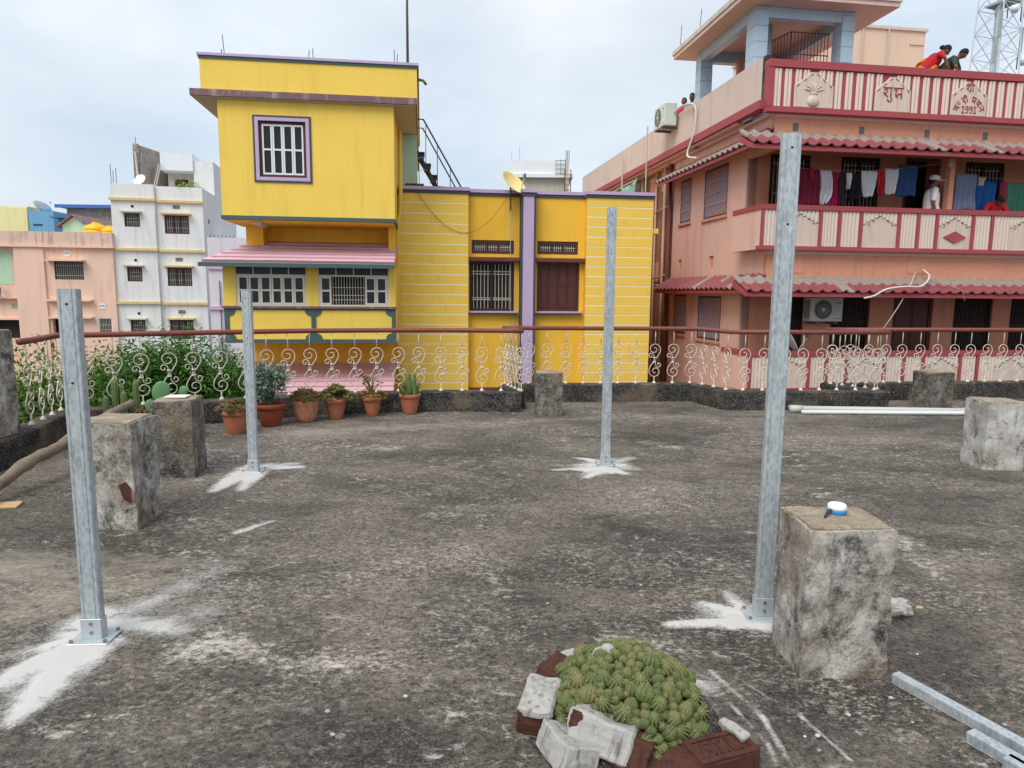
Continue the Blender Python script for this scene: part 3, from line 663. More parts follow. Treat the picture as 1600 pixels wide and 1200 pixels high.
for i, (x, y, h, bx) in enumerate(((-.07, 0, .22, -.02), (-.03, .05, .30, 0), (.0, -.03, .27, .0), (.045, .03, .31, .01), (.075, -.02, .20, .03), (-.1, .04, .16, -.05), (.02, .08, .24, 0), (.09, .03, .17, .10), (-.02, -.07, .15, 0))):
    o = column_cactus(h, .024, (bx, 0)).build('cactus_stem', 'cactus', t, False); o.location = (x, y, z-.01)
b = MB()
for i in range(3): b.tube(bez([(.08, 0, z), (.15, 0, z+.03), (.2+.03*i, .01*i, z+.07+.04*i)], 6), [.012, .013, .014, .014, .013, .011, .006], 6)
b.build('cactus_arm', 'cactus', t, True)
# the cactus box behind the tiled stub
p = onz(235, 690); t = thing('potted_plant', 'square dull red planter with prickly pear and column cacti, behind the left stubs', 'potted plant', (-3.70, 6.82, 0), .2, 'pots along the low curb')
MB().hexa([(-.42, -.16, 0), (.42, -.16, 0), (.42, .16, 0), (-.42, .16, 0), (-.45, -.18, .21), (.45, -.18, .21), (.45, .18, .21), (-.45, .18, .21)]).build('planter', 'redpot', t, bevel=.012)
MB().box(-.43, .43, -.16, .16, .20, .215).build('soil', 'soil', t, sub=3, jit=.006)
for x, y, h, r_2 in ((-.30, .04, .42, .034), (-.20, -.03, .30, .03), (-.25, .07, .36, .03), (-.12, .08, .40, .032), (-.37, -.02, .25, .03)):
    o = column_cactus(h, r_2, (0, 0), 8).build('cactus_stem', 'cactus', t); o.location = (x, y, .20)
def pad(c, w, h, rot): 
    M = Matrix.Rotation(rot[1], 3, 'Z') @ Matrix.Rotation(rot[0], 3, 'Y'); return MB().ell(c, w, .018, h, 18, 12, M)
for c, w2, h2, rr in (((.14, 0, .47), .085, .115, (.15, .2)), ((.04, .02, .31), .06, .09, (-.3, .3)), ((.34, .03, .47), .045, .06, (.3, -.2)), ((.18, -.02, .30), .06, .09, (.2, .1))):
    pad(c, w2, h2, rr).build('cactus_pad', 'pear', t, True)
rosettes(.16, .06, 30, .05, 9).build('succulent', 'succr', t).location = (-.02, 0, .21)

# ------------------------------------------------------------------ cactus bed in the foreground
def ballmesh(seed, ribs=12):
    r = random.Random(seed); mb = MB(); n = ribs*4; k = 9; vs = []; sp = MB()
    for i in range(k+1):
        ph = math.pi*(.03+.80*i/k); 
        for j in range(n):
            a = 2*math.pi*j/n; rib = (.70, .88, 1.0, .88)[j % 4]; rib = 1-(1-rib)*min(1, math.sin(ph)*1.4)
            vs.append((rib*math.sin(ph)*math.cos(a), rib*math.sin(ph)*math.sin(a), math.cos(ph)*1.02))
    mb.add(vs, [(i*n+j, (i+1)*n+j, (i+1)*n+(j+1) % n, i*n+(j+1) % n) for i in range(k) for j in range(n)] + [tuple(range(n)), tuple(k*n+j for j in range(n-1, -1, -1))])
    for j in range(ribs):
        a = 2*math.pi*(j*4+2)/n; st = []
        for i in range(8):
            ph = .12+.21*i; q = Vector((math.sin(ph)*math.cos(a), math.sin(ph)*math.sin(a), math.cos(ph)*1.02))*1.012; sd = Vector((-math.sin(a), math.cos(a), 0))*.013; st += [tuple(q-sd), tuple(q+sd)]
        sp.add(st, [(2*i, 2*i+1, 2*i+3, 2*i+2) for i in range(7)])
        for i in range(7):
            ph = .1+.27*i+r.uniform(-.03, .03); q = Vector((math.sin(ph)*math.cos(a), math.sin(ph)*math.sin(a), math.cos(ph)*1.02)); N_ = q.normalized()
            t1 = N_.orthogonal().normalized(); t2 = N_.cross(t1)
            sp.add([tuple(q+t1*.06+N_*.02), tuple(q-t1*.03+t2*.055+N_*.02), tuple(q-t1*.03-t2*.055+N_*.02), tuple(q+N_*.07)], [(0, 1, 3), (1, 2, 3), (2, 0, 3)])
            for e in range(5):
                th = r.uniform(0, 6.28); d = (N_*.75+(t1*math.cos(th)+t2*math.sin(th))*.9).normalized()*r.uniform(.18, .36); sd = d.cross(N_).normalized()*.016
                sp.add([tuple(q+sd), tuple(q-sd), tuple(q+d)], [(0, 1, 2)])
    return mb, sp
def cactmat():
    s = NT('ball_cactus_skin'); c = s.ramp(s.rand, [(0, hx('26381f')), (.45, hx('334724')), (.74, hx('45552d')), (.84, hx('625c3d')), (1, hx('6c5e44'))])
    c = s.mix(s.noise(2.5, 4), c, s.mix(.5, c, hx('7c8a4a'))); return s.done(c, .55, 0, .3)
CM = cactmat(); SPM = plain('cactus_spine', '949468', 1, .7, 0, .2, 3)
BALLS = []
for sd in (1, 2, 3):
    a, b = ballmesh(sd, (11, 12, 13)[sd-1]); BALLS.append((a.mesh('cactus_ball', CM, True), b.mesh('spines', SPM)))
BX, BY = .42, 2.27
t = thing('cactus_clump', 'dense mound of small round spiny cacti in a ring of broken bricks', 'cactus', (BX, BY, 0))
MB().ell((0, 0, 0), .33, .33, .10, 24, 8).build('soil', 'soil', t, True)
r_ = random.Random(21); placed = []; tries = 0
while len(placed) < 285 and tries < 20000:
    tries += 1; th = r_.uniform(0, 6.283); q = math.sqrt(r_.random()); x, y = q*.265*math.cos(th), q*.29*math.sin(th)
    if len(placed) < 215: s_ = r_.choice((.034, .030, .026, .029, .016, .018, .022, .024))
    else: s_ = r_.uniform(.009, .014)
    z = .065+.155*(1-q**2.2)+.035*mnoise.noise(Vector((x*9, y*9, 3)))+.012*mnoise.noise(Vector((x*25, y*25, 0)))
    if q > .93: z -= .012
    p = Vector((x, y, z))
    if any((p-pp).length < (s_+ss)*.74 for pp, ss in placed): continue
    placed.append((p, s_))
    if len(placed) == 215: tries = 0
for i, (p, s_) in enumerate(placed):
    me_b, me_s = BALLS[i % 3]; tilt = (p.y*-2.2+r_.uniform(-.25, .25), p.x*2.4+r_.uniform(-.25, .25), r_.uniform(0, 6.28))
    if p.z < .1: tilt = (p.y*-3.2, p.x*3.2, tilt[2])
    o = link('cactus_ball', me_b, t, p, tilt, (s_, s_, s_*r_.uniform(.88, 1.08))); link('spines', me_s, o)
for i, (x, y) in enumerate(((-.09, .05), (-.06, .075))):
    o = link('dead_cactus', BALLS[0][0].copy(), t, (x, y, .20), (0, .2, i), (.032, .032, .03)); o.data.materials[0] = MATS['acgrille']

def brick(label, size, loc, rot, kind='brick', coat=None, jit=.004, name='brick', ctop=None):
    a, b, c = (q/2 for q in size)
    o = MB().box(-a, a, -b, b, -c, c).mesh(name, 'brick' if kind == 'brick' else 'brickwhite', False, bevel=.006, sub=5, jit=jit)
    t = link(name, o, None, loc, rot); tag(t, label, 'brick', 'broken bricks round the cactus')
    if coat:
        k0, k1 = coat; MB().box(-a+2*a*k0, -a+2*a*k1, -b-(.009 if not ctop else -.002), b+(.009 if not ctop else -.002), (-c+.012) if not ctop else c-ctop, c+.011).build('limewash_coat', 'brickwhite', t, bevel=.008, sub=5, jit=jit+.001)
    return t
brick('plain red broken brick at the back left of the cactus mound', (.17, .115, .075), (.185, 2.46, .05), (.12, .18, 1.0), jit=.009)
brick('brick with white broken end behind the cactus mound', (.10, .08, .06), (.235, 2.56, .035), (0, -.1, .4), 'white')
brick('white topped brick at the far left of the cactus ring', (.20, .125, .095), (.105, 2.245, .05), (.06, -.10, 1.35), coat=(.0, 1.0), jit=.006, ctop=.02)
brick('tilted white brick at the lower left of the cactus ring', (.20, .12, .09), (.185, 2.03, .045), (.30, .10, 1.95), 'white', jit=.008)
brick('big grey-white broken block at the front of the cactus ring with a red end', (.27, .13, .11), (.335, 2.035, .07), (-.38, .14, -.48), coat=(-.02, .78), jit=.009)
brick('flat dark brick set in front of the cactus mound', (.18, .11, .06), (.50, 1.955, .03), (.03, 0, .18), jit=.005)
sb = brick('red frogged brick with raised letters at the front right of the cactus ring', (.225, .118, .07), (.678, 2.005, .035), (0, 0, .34), jit=.003)
fr = MB()      # frog rim and raised letters
for x0, x1, y0, y1 in ((-.11, .11, -.057, -.040), (-.11, .11, .040, .057), (-.11, -.088, -.040, .040), (.088, .11, -.040, .040)): fr.box(x0, x1, y0, y1, .033, .043)
fr.build('frog_rim', 'brick', sb, bevel=.003, sub=1, jit=.002)
def letters(parent, strokes, wdt, z0, z1, mat, off=(0, 0)):
    mb = MB()
    for st in strokes:
        mb.tube([(x+off[0], y+off[1], z0) for x, y in st], wdt, 6, flat=1.0)
    return mb.build('letter', mat, parent, True)
letters(sb, [[(.024, .022), (.012, .03), (-.004, .026), (-.008, .012), (.004, .002), (.018, -.006), (.02, -.02), (.008, -.03), (-.008, -.024)]], .0075, .036, .05, 'brick', (-.055, 0))
letters(sb, [[(-.014, .028), (.014, .028)], [(0, .028), (0, -.028)], [(-.014, -.028), (.014, -.028)]], .0075, .036, .05, 'brick', (-.004, 0))
letters(sb, [[(-.012, .028), (-.012, -.028), (.018, -.028)]], .0075, .036, .05, 'brick', (.045, 0))
tg = MB().box(-.05, .05, -.018, .018, 0, .022).mesh('mortar_lump', 'brickwhite', False, bevel=.006, sub=4, jit=.009)
tag(link('mortar_lump', tg, None, (.735, 2.075, .075), (.1, .15, -.95)), 'white crumbling mortar lump lying on the lettered brick', 'mortar')

# ------------------------------------------------------------------ loose things on the floor
def sqtube(label, p0, p1, w, h, z=.0, flip=0):
    p0, p1 = Vector(p0), Vector(p1); d = p1-p0; ln = d.length
    t = thing('steel_tube', label, 'steel tube', (p0.x, p0.y, z), math.atan2(d.y, d.x), 'loose galvanised tubes at the lower right')
    a = w/2; k = .003
    mb = MB(); mb.box(0, ln, -a, a, h-k, h); mb.box(0, ln, -a, a, .002, .002+k); mb.box(0, ln, -a, -a+k, .002+k, h-k); mb.box(0, ln, a-k, a, .002+k, h-k); mb.build('tube_wall', 'steel_tube', t, bevel=.0012)
    MB().tube([(ln*.55, -a+.001, h*.5), (ln*.55, -a-.0006, h*.5)], .006, 10).build('bolt_hole', 'hole', t)
    return t
d = (onz(1600, 1180)-onz(1400, 1060)); a = math.atan2(d.y, d.x)
A = onz(1398, 1066); B = onz(1620, 1190)
sqtube('longest loose square tube, lying nearest the large stub', A, A+(B-A)*2.4, .042, .042)
nrm = Vector((-(B-A).y, (B-A).x, 0)).normalized()
C_ = onz(1514, 1158); sqtube('second loose square tube, shorter, in front of the longest', C_, C_+(B-A)*2.0, .042, .042)
C_ = onz(1562, 1192); sqtube('third loose square tube at the bottom right corner, on the second', C_+Vector((.005, -.02, 0)), C_+(B-A)*2.0+Vector((.005, -.02, 0)), .042, .042)
C_ = onz(1545, 1212); sqtube('fourth loose square tube, just cut by the bottom edge', C_+Vector((0, -.035, 0)), C_+(B-A)*2.0+Vector((0, -.035, 0)), .042, .042)
mb = MB().tube([(0, 0, 0), (3.2, -.12, 0)], .042, 14); o = mb.build('pvc_pipe', 'pvcgrey', None, True); o.location = (3.62, 8.72, .045)
MB().tube([(-.02, 0, 0), (.14, -.005, 0)], .050, 14).build('pipe_socket', 'pvcgrey', o, True); tag(o, 'thicker grey-white plastic pipe lying along the curb', 'pipe', 'plastic pipes by the curb')
o = MB().tube([(0, 0, 0), (3.4, .02, 0)], .026, 12).build('pvc_pipe', 'pvc', None, True); o.location = (3.70, 8.58, .028); tag(o, 'thinner white plastic pipe in front of the thick one', 'pipe', 'plastic pipes by the curb')
# log
A, B = onz(-75, 803, .05), onY(205, 629, 6.62)
NL = 60; pts = [A.lerp(B, i/NL)+Vector((0, 0, .02*math.sin(math.pi*i/NL)+.006*math.sin(i*.38)))+Vector((.014*math.sin(i*.26), 0, 0)) for i in range(NL+1)]
o = MB().tube([p-A for p in pts], [.047-.006*i/NL+.003*math.sin(i*.42)+(.007 if i in (24, 25, 43, 44) else 0) for i in range(NL+1)], 18).build('wooden_log', 'log', None, True, jit=.007); o.location = A; tag(o, 'long weathered wooden log leaning at the left edge', 'log')
MB().tube([pts[44]-A, pts[44]-A+Vector((.05, -.03, .06))], [.02, .014], 7).build('branch_stub', 'log', o, True)
brick('half brick propping up the end of the log behind the left stub', (.20, .11, .30), (-3.62, 6.25, .15), (0, 0, .3), jit=.006, name='prop_brick')
# tape measure on the stub
P1z = .619
t = thing('tape_measure', 'round white and blue tape measure on the large stub', 'tape measure', (1.335, 2.70, P1z), R(10))
MB().lathe([(.036, 0), (.038, .004), (.038, .016), (.036, .018)], 24).build('blue_rim', 'tapeblue', t, True)
MB().lathe([(.036, .018), (.037, .022), (.036, .034), (.031, .040), (.016, .041), (.012, .036), (.001, .036)], 24).build('case', 'tapewhite', t, True)
mb = MB(); mb.tube([(-.03, -.01, .02), (-.06, -.03, .016), (-.095, -.06, .004)], .0065, 6, flat=.3); mb.build('tongue', 'ink', t)
# plastic bag
mb = MB().ell((0, 0, .042), .08, .06, .05, 22, 14); CP = plain('clear_plastic', 'c9c6c2', 1, .2); CP.node_tree.nodes['Principled BSDF'].inputs['Alpha'].default_value = .55; o = mb.build('plastic_bag', CP, None, False, jit=.032); o.location = (1.83, 3.06, 0); tag(o, 'crumpled clear plastic bag right of the large stub', 'bag')
MB().tube([(.08, -.02, .05), (.105, -.03, .055)], .008, 6).build('knot', 'tan', o)
o = MB().box(-.09, .09, -.06, .06, .002, .02).build('tile_scrap', 'tan', None, bevel=.004, sub=3, jit=.004); p = onz(8, 792); o.location = (p.x, p.y, 0); o.rotation_euler[2] = .3; tag(o, 'tan tile scrap on the floor at the left edge', 'tile scrap')
o = MB().box(-.085, .085, -.06, .06, 0, .012).build('white_tile', 'paper', None, bevel=.002); o.location = (-2.73, 5.50, .634); o.rotation_euler[2] = .1; tag(o, 'white tile lying on top of a left stub', 'tile')
mb = MB()
for i in range(46):
    u, v = rnd.uniform(20, 1580), rnd.uniform(690, 1195); p = onz(u, v); s_ = rnd.uniform(.004, .011)
    mb.ell((p.x, p.y, s_*.5), s_, s_*rnd.uniform(.6, 1), s_*.6, 6, 4)
o = mb.build('grit', 'pillar_white'); stuff(o); tag(o, 'scattered pale grit crumbs on the roof floor', 'grit')

# ================================================================== yellow house
ZB = -G
Yh = thing('yellow_house', 'bright yellow house with cantilevered upper room, lilac pillar and striped wall panels', 'house', (-2.9, 17, G), R(7.5), None, ZB)
W1, V1, W2, V2 = (1.84, 2.99, 1.03, 2.29), (1.9, 2.98, 2.48, 2.82), (3.58, 4.69, 1.03, 2.29), (3.58, 4.64, 2.49, 2.82)
wl = MB(); wl.holes(1.8, 4.8, G, 3.92, .25, .5, [W1, V1, W2, V2, (1.84, 2.95, G, -1.05)])
wl.box(.1, 1.8, .03, .5, G, 3.92); wl.box(4.8, 6.53, .03, .5, G, 3.92); wl.box(.1, 6.53, .5, 8, G, 3.25); wl.box(6.33, 6.53, .5, 8, 3.25, 3.92)
wl.box(-3.4, .1, 0, .5, G, 3.05); wl.box(-3.4, .1, .5, 8, G, 3.05)
wl.box(-3.36, -2.98, -.55, 0, .45, 3.03); wl.box(-.12, .04, -.7, 0, .45, 3.03)
wl.build('wall', 'yellow', Yh)
for x0, x1 in ((.1, 1.8), (4.8, 6.53)):
    MB().box(x0+.002, x1-.002, .005, .03, -3.0, 3.92).build('joint_backing', 'joint', Yh)
    n = 0; z = -2.98; hb = .247
    while z < 3.9:
        z1 = min(z+hb-.027, 3.915); j = rnd.uniform(-.004, .004)
        MB().hexa([(x0, j*.4, z+j), (x1, j*.4, z-j), (x1, .018, z-j), (x0, .018, z+j), (x0, j*.4, z1+j), (x1, j*.4, z1-j), (x1, .018, z1-j), (x0, .018, z1+j)]).build('plaster_band', 'yellowb', Yh)
        z += hb
MB().box(6.53, 6.70, .05, .35, 3.05, 3.18).build('wall_bracket', 'yellowb', Yh)
for nm, mat, z0, z1, e in (('coping_shadow_band', 'darktrim', 3.90, 3.975, .03), ('coping', 'lilac', 3.978, 4.06, .05)):  # dark grey painted strip under the lilac coping
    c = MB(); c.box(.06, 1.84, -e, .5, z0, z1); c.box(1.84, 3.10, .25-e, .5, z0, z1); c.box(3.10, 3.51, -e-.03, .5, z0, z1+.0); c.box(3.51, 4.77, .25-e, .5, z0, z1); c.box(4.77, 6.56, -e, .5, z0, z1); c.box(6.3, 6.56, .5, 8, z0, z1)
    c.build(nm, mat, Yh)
MB().box(3.17, 3.44, -.03, .25, G, 3.90).build('lilac_pillar', 'lilac', Yh)
for x0, x1 in ((3.115, 3.17), (3.44, 3.495)): MB().box(x0, x1, -.022, .25, G, 3.90).build('pillar_border', 'darktrim', Yh)
for a, b in ((1.8, 3.112), (3.498, 4.8)): MB().box(a, b, .06, .25, 2.30, 2.39).build('lintel', 'maroonpaint', Yh)
for a, b in ((1.8, 3.08), (3.50, 4.75)):
    o = MB().box(a, b, .10, .25, 1.0, 1.04).build('window_sill', 'lilac', Yh); MB().box(a, b, .105, .25, .965, 1.0).build('sill_edge', 'darktrim', o)
window(Yh, FRONT, *W1, .30, 'grille', 'browndk', 'bars', 11, (.2, .24, .78, .84), 'dark', .07, 2)
window(Yh, FRONT, *W2, .28, 'shutter', 'brown', fw=.05, leaves=4)
for q in (V1, V2): window(Yh, FRONT, *q, .29, 'grille', 'brown', 'bars', 16, (.5,), 'glassb', .075, 3)
MB().box(1.8, 3.1, .1, .25, -1.05, -.93).build('door_lintel', 'maroonpaint', Yh); MB().box(1.84, 2.95, .44, .48, G, -1.05).build('doorway', 'dark', Yh)  # dark sheet painted as the shade in the door opening
MB().tube([(.075, -.09, G), (.075, -.09, 3.0), (.16, -.09, 3.6), (.16, -.12, 5.4)], .045, 10).build('drain_pipe', 'yellowb', Yh, True)
# enclosed balcony
BX0, BX1, BYF = -3.63, .06, -1.6
c = MB(); c.box(BX0, BX1, BYF, BYF+.14, .36, 1.12); c.box(BX0, BX0+.13, BYF+.14, 0, .36, 2.05); c.box(BX1-.1, BX1, BYF+.14, 0, .36, 2.05)
c.box(BX0, -3.37, BYF, BYF+.14, 1.17, 2.05); c.box(-1.88, -1.62, BYF, BYF+.14, 1.17, 2.05); c.box(-.09, BX1, BYF, BYF+.14, 1.17, 2.05)
c.box(BX0+.13, BX1-.1, BYF+.14, 0, .36, .46); c.box(BX0+.13, BX1-.1, BYF+.5, BYF+.55, .46, 2.0)
c.build('balcony_wall', 'yellowl', Yh)
MB().box(BX0-.03, BX1+.02, BYF-.06, BYF+.14, 1.12, 1.17).build('balcony_sill', 'mauve', Yh)
tr = MB(); e = BYF-.018
for x0, x1 in ((BX0, BX0+.10), (-1.79, -1.69), (BX1-.09, BX1)): tr.box(x0, x1, e, BYF, .36, 1.12)
for x0, x1 in ((BX0+.10, -1.79), (-1.69, BX1-.09)): tr.box(x0, x1, e+.002, BYF, .36, .44); tr.box(x0, x1, e+.002, BYF, 1.085, 1.12)
def quarter(cx, cz, sx, sz, r=.135):
    pts = [(cx, cz)] + [(cx+sx*r*math.cos(a), cz+sz*r*math.sin(a)) for a in (i*math.pi/16 for i in range(9))]
    if sx*sz < 0: pts = pts[::-1]
    tr.prism(pts, e+.003, BYF)
for cx, sx in ((BX0+.10, 1), (-1.79, -1), (-1.69, 1), (BX1-.09, -1)):
    quarter(cx, .44, sx, 1); quarter(cx, 1.085, sx, -1)
tr.build('scalloped_trim', 'teal', Yh)
for a0, a1, op in ((-3.37, -1.88, ()), (-1.62, -.09, (1, 2, 3))):
    window(Yh, FRONT, a0, a1, 1.17, 1.86, BYF+.04, 'casement', 'cream', leaves=6, openl=op, fw=.035)
    for i in range(4): MB().box(a0+(a1-a0)*i/4+.012, a0+(a1-a0)*(i+1)/4-.012, BYF+.05, BYF+.07, 1.865, 2.05).build('transom_pane', 'glassb', Yh)
    m_ = MB()
    for i in range(5): q = a0+(a1-a0)*i/4; m_.box(q-.012, q+.012, BYF+.03, BYF+.09, 1.86, 2.05)
    m_.build('transom_mullion', 'cream', Yh)
TILE = MB().hexa([(0, 0, 0), (1, 0, 0), (1, 1, 0), (0, 1, 0), (0, -.04, 1), (1, -.04, 1), (1, 1, .35), (0, 1, .35)]).mesh('tile', 'pinktile')
def awning(x0e, x1e, ye, ze, x0t, yt, zt, rows, cols):
    s = MB(); T_ = .05
    s.hexa([(x0e, ye, ze-T_), (x1e, ye, ze-T_), (x1e, yt, zt-T_), (x0t, yt, zt-T_), (x0e, ye, ze), (x1e, ye, ze), (x1e, yt, zt), (x0t, yt, zt)])
    o = s.build('awning', 'pinktile', Yh); sl_ = math.atan2(zt-ze, yt-ye); ln = math.hypot(zt-ze, yt-ye)
    MB().box(x0e-.02, x1e, ye-.03, ye+.01, ze-.10, ze-.012).build('awning_edge', 'teal', o)
    for i in range(rows):
        q0, q1 = i/rows, (i+1)/rows; xl = x0e+(x0t-x0e)*(q0+q1)/2; wcol = (x1e-x0e)/cols
        for j in range(cols):
            a0, a1 = x0e+wcol*j, x0e+wcol*(j+1); a0 = max(a0, xl)
            if a1-a0 < .05: continue
            link('tile', TILE, o, (a0+.0015, ye+(yt-ye)*q0, ze+(zt-ze)*q0+.002), (sl_, 0, 0), (a1-a0-.003, ln/rows*1.02, .045+rnd.random()*.006))
awning(-3.98, .06, -2.0, 2.10, -3.32, 0, 2.66, 6, 9)
awning(-3.9, -.0, -2.0, -.72, -3.3, 0, -.27, 6, 14)
# upper room
UW = (-2.77, -1.79, 3.92, 5.08)
c = MB(); c.holes(-3.58, .07, 3.10, 5.5, -1.6, -1.4, [UW]); c.box(-3.58, .07, -1.4, 6, 3.06, 5.5); c.build('upper_wall', 'yellowl', Yh)
MB().box(-3.60, .09, -1.63, 0, 3.02, 3.10).build('floor_edge', 'teal', Yh)
MB().box(-3.55, .05, -1.58, -.02, 3.0, 3.02).build('soffit', 'yellow', Yh)
MB().box(-3.0, -2.82, -1.5, -.8, 2.93, 3.0).build('soffit_beam', 'soffit', Yh)
w_ = MB(); a0, a1, c0, c1 = UW
for x0, x1, z0, z1 in ((a0-.07, a1+.07, c0-.07, c0), (a0-.07, a1+.07, c1, c1+.07), (a0-.07, a0, c0, c1), (a1, a1+.07, c0, c1)): w_.box(x0, x1, -1.625, -1.5, z0, z1)
w_.build('window_surround', 'lilac', Yh)
w_ = MB()
for x0, x1, z0, z1 in ((a0-.11, a1+.11, c0-.11, c0-.07), (a0-.11, a1+.11, c1+.07, c1+.11), (a0-.11, a0-.07, c0-.07, c1+.07), (a1+.07, a1+.11, c0-.07, c1+.07)): w_.box(x0, x1, -1.622, -1.55, z0, z1)
w_.build('surround_border', 'darktrim', Yh)
window(Yh, FRONT, *UW, -1.54, 'casement', 'brown', leaves=4, fw=.06)
MB().box(-4.08, .58, -1.74, 6.5, 5.505, 5.64).build('roof_slab', 'mauve', Yh)
MB().box(-4.05, .55, -1.70, 6.4, 5.485, 5.505).build('slab_soffit', 'soffit', Yh)
c = MB(); c.box(-3.88, .58, -1.66, -1.5, 5.64, 6.26); c.box(-3.88, -3.72, -1.5, 6.4, 5.64, 6.26); c.box(.42, .58, -1.5, 6.4, 5.64, 6.26); c.box(-3.72, .42, 6.2, 6.4, 5.64, 6.26); c.build('parapet', 'yellowl', Yh)
for z0, z1, mt, e in ((6.26, 6.315, 'teal', .02), (6.317, 6.37, 'lilac', .04)):
    c = MB(); c.box(-3.88-e, .58+e, -1.66-e, -1.5+e, z0, z1); c.box(-3.88-e, -3.72+e, -1.5+e, 6.4+e, z0, z1); c.box(.42-e, .58+e, -1.5+e, 6.4+e, z0, z1); c.build('parapet_coping', mt, Yh)
MB().box(.085, .56, 1.0, 1.2, 3.3, 5.48).build('stair_wall', 'greenwall', Yh)
for x, z in ((-3.4, .42), (-1.7, .2), (-1.6, .24), (.1, .3), (.16, .22)): MB().tube([(x, -1.55, 6.36), (x+rnd.uniform(-.03, .03), -1.55, 6.36+z)], .008, 5).build('rebar_stub', 'iron', Yh)
MB().tube([(.60, -1.4, 6.12), (.72, -1.4, 6.1), (.78, -1.4, 6.02)], .03, 8).build('spout', 'wirey', Yh, True)
g = MB()
for i in range(9): g.tube([(.12+i*.055, .3, 4.06), (.12+i*.055, .3, 4.75)], .006, 4)
for z in (4.45, 4.75): g.tube([(.1, .3, z-.03), (.75, .3, z+.05)], .007, 4)
g.build('terrace_grille', 'greenwall', Yh)
g = MB()
for i in range(6): g.ell((.3+i*.075, .15, 4.1), .05, .05, .05, 8, 5)
g.build('coconut_husk_row', 'soil', Yh, True)
def yw(p):  # yellow house local -> world
    return Matrix.Translation((-2.9, 17, 0)) @ Matrix.Rotation(R(7.5), 4, 'Z') @ Vector(p)
# metal stair on the lower roof
t = thing('metal_staircase', 'steep dark metal staircase with double handrail on the yellow house roof', 'stairs', yw((.4, 1.5, 3.25)), R(7.5)); 
def pp(x, y, z): return Vector((x-.4, y-1.5, z-3.25))
for y in (1.55, 2.25):
    MB().tube([pp(.0, y, 6.15), pp(1.66, y, 3.27)], .05, 4).build('stringer', 'iron', t)
for i in range(10):
    q = (i+.5)/10; x, z = 1.66*q, 6.15-2.88*q; MB().box(x-.4-.04, x-.4+.17, .06, .74, z-3.25-.0, z-3.25+.03).build('tread', 'iron', t)
    MB().box(x-.4-.02, x-.4+.15, .1, .7, z-3.25-.1, z-3.25-.002).build('tread_pan', 'iron', t)
for y in (1.5,):
    MB().tube([pp(.0, y, 5.98), pp(.72, y, 5.98), pp(1.9, y, 3.95)], .022, 8).build('handrail', 'iron', t)
    MB().tube([pp(.0, y, 5.76), pp(.70, y, 5.76), pp(1.80, y, 3.85)], .018, 8).build('lower_rail', 'iron', t)
for x, z0, z1 in ((.78, 4.8, 5.9), (1.08, 4.2, 5.35), (1.42, 3.7, 4.75), (.6, 3.4, 5.0)): MB().tube([pp(x, 1.5, z0), pp(x, 1.5, z1)], .01, 5).build('baluster', 'iron', t)
o = MB().tube([(0, 0, 0), (.0, 0, 1.4), (.02, 0, 2.9)], [.03, .026, .02], 8).build('bamboo_pole', 'bamboo', None, True); o.location = yw((.38, -1.3, 6.3)); tag(o, 'tall grey bamboo pole standing on the yellow roof corner', 'pole')
o = MB().tube([(0, 0, 0), (.0, 0, .3)], [.01, .01], 6).build('iron_rod', 'iron', None, True); o.location = yw((-3.55, -1.2, 6.3)); tag(o, 'short iron rod on the left of the yellow upper roof', 'rod')
# satellite dish
def dish(label, loc, rz, tilt, rad, mat, armdir=1, scale=(1, 1, 1), mast=.5):
    t = thing('satellite_dish', label, 'satellite dish', loc, rz)
    prof = [(rad*i/9, .28*rad*(i/9)**2) for i in range(10)]
    vs = []; n = 28; k = len(prof); mb = MB(Matrix.Translation((0, 0, mast)) @ Matrix.Rotation(tilt, 4, 'X') @ Matrix.Diagonal((*scale, 1)))
    pr = [(max(.002, r), z) for r, z in prof] + [(rad*.985, .28*rad+.012)] + [(max(.002, r*.985), z+.012) for r, z in prof[::-1]]
    mb.lathe(pr, n, close=False); mb.build('reflector', mat, t, True)
    M = mb.m
    MB(M).tube([(0, -rad*.95, .26*rad), (0, -rad*.35, rad*1.25)], .014, 6).build('feed_arm', 'dishg', t)
    MB(M).tube([(0, -rad*.40, rad*1.2), (0, -rad*.22, rad*1.32)], [.04, .03], 8).build('feed_horn', 'acdark', t)
    MB().tube([(0, .02, 0), (0, .02, mast)], .02, 8).build('mast', 'iron', t)
    return t
dish('cream satellite dish tilted up on the yellow house parapet', yw((2.88, .12, 3.55)), R(50), R(52), .36, 'dishy', mast=.62)
# hanging cables on the yellow facade
def cable(label, pts, r, mat, k=20, name='cable'):
    P = bez(pts, k) if len(pts) < 5 else cat_rom(pts, 6); b = P[0].copy()
    o = MB().tube([p-b for p in P], r, 5).build(name, mat, None, True); o.location = b; tag(o, label, 'cable'); return o
cable('thin cable sagging across the yellow striped panel to the dish', [yw((.5, -.02, 4.0)), yw((1.2, -.1, 2.9)), yw((1.9, .0, 2.4)), yw((2.8, .1, 3.9))], .007, 'wirey')
cable('pale cable hanging down beside the grilled window', [yw((2.86, .16, 3.9)), yw((2.88, .18, 2.5)), yw((2.9, .2, 1.0)), yw((2.92, .2, -.9))], .008, 'bars')
cable('second pale cable hanging beside the lilac pillar', [yw((2.96, .16, 3.7)), yw((3.02, .18, 2.5)), yw((3.0, .2, 1.0)), yw((2.98, .2, -.9))], .006, 'bars')

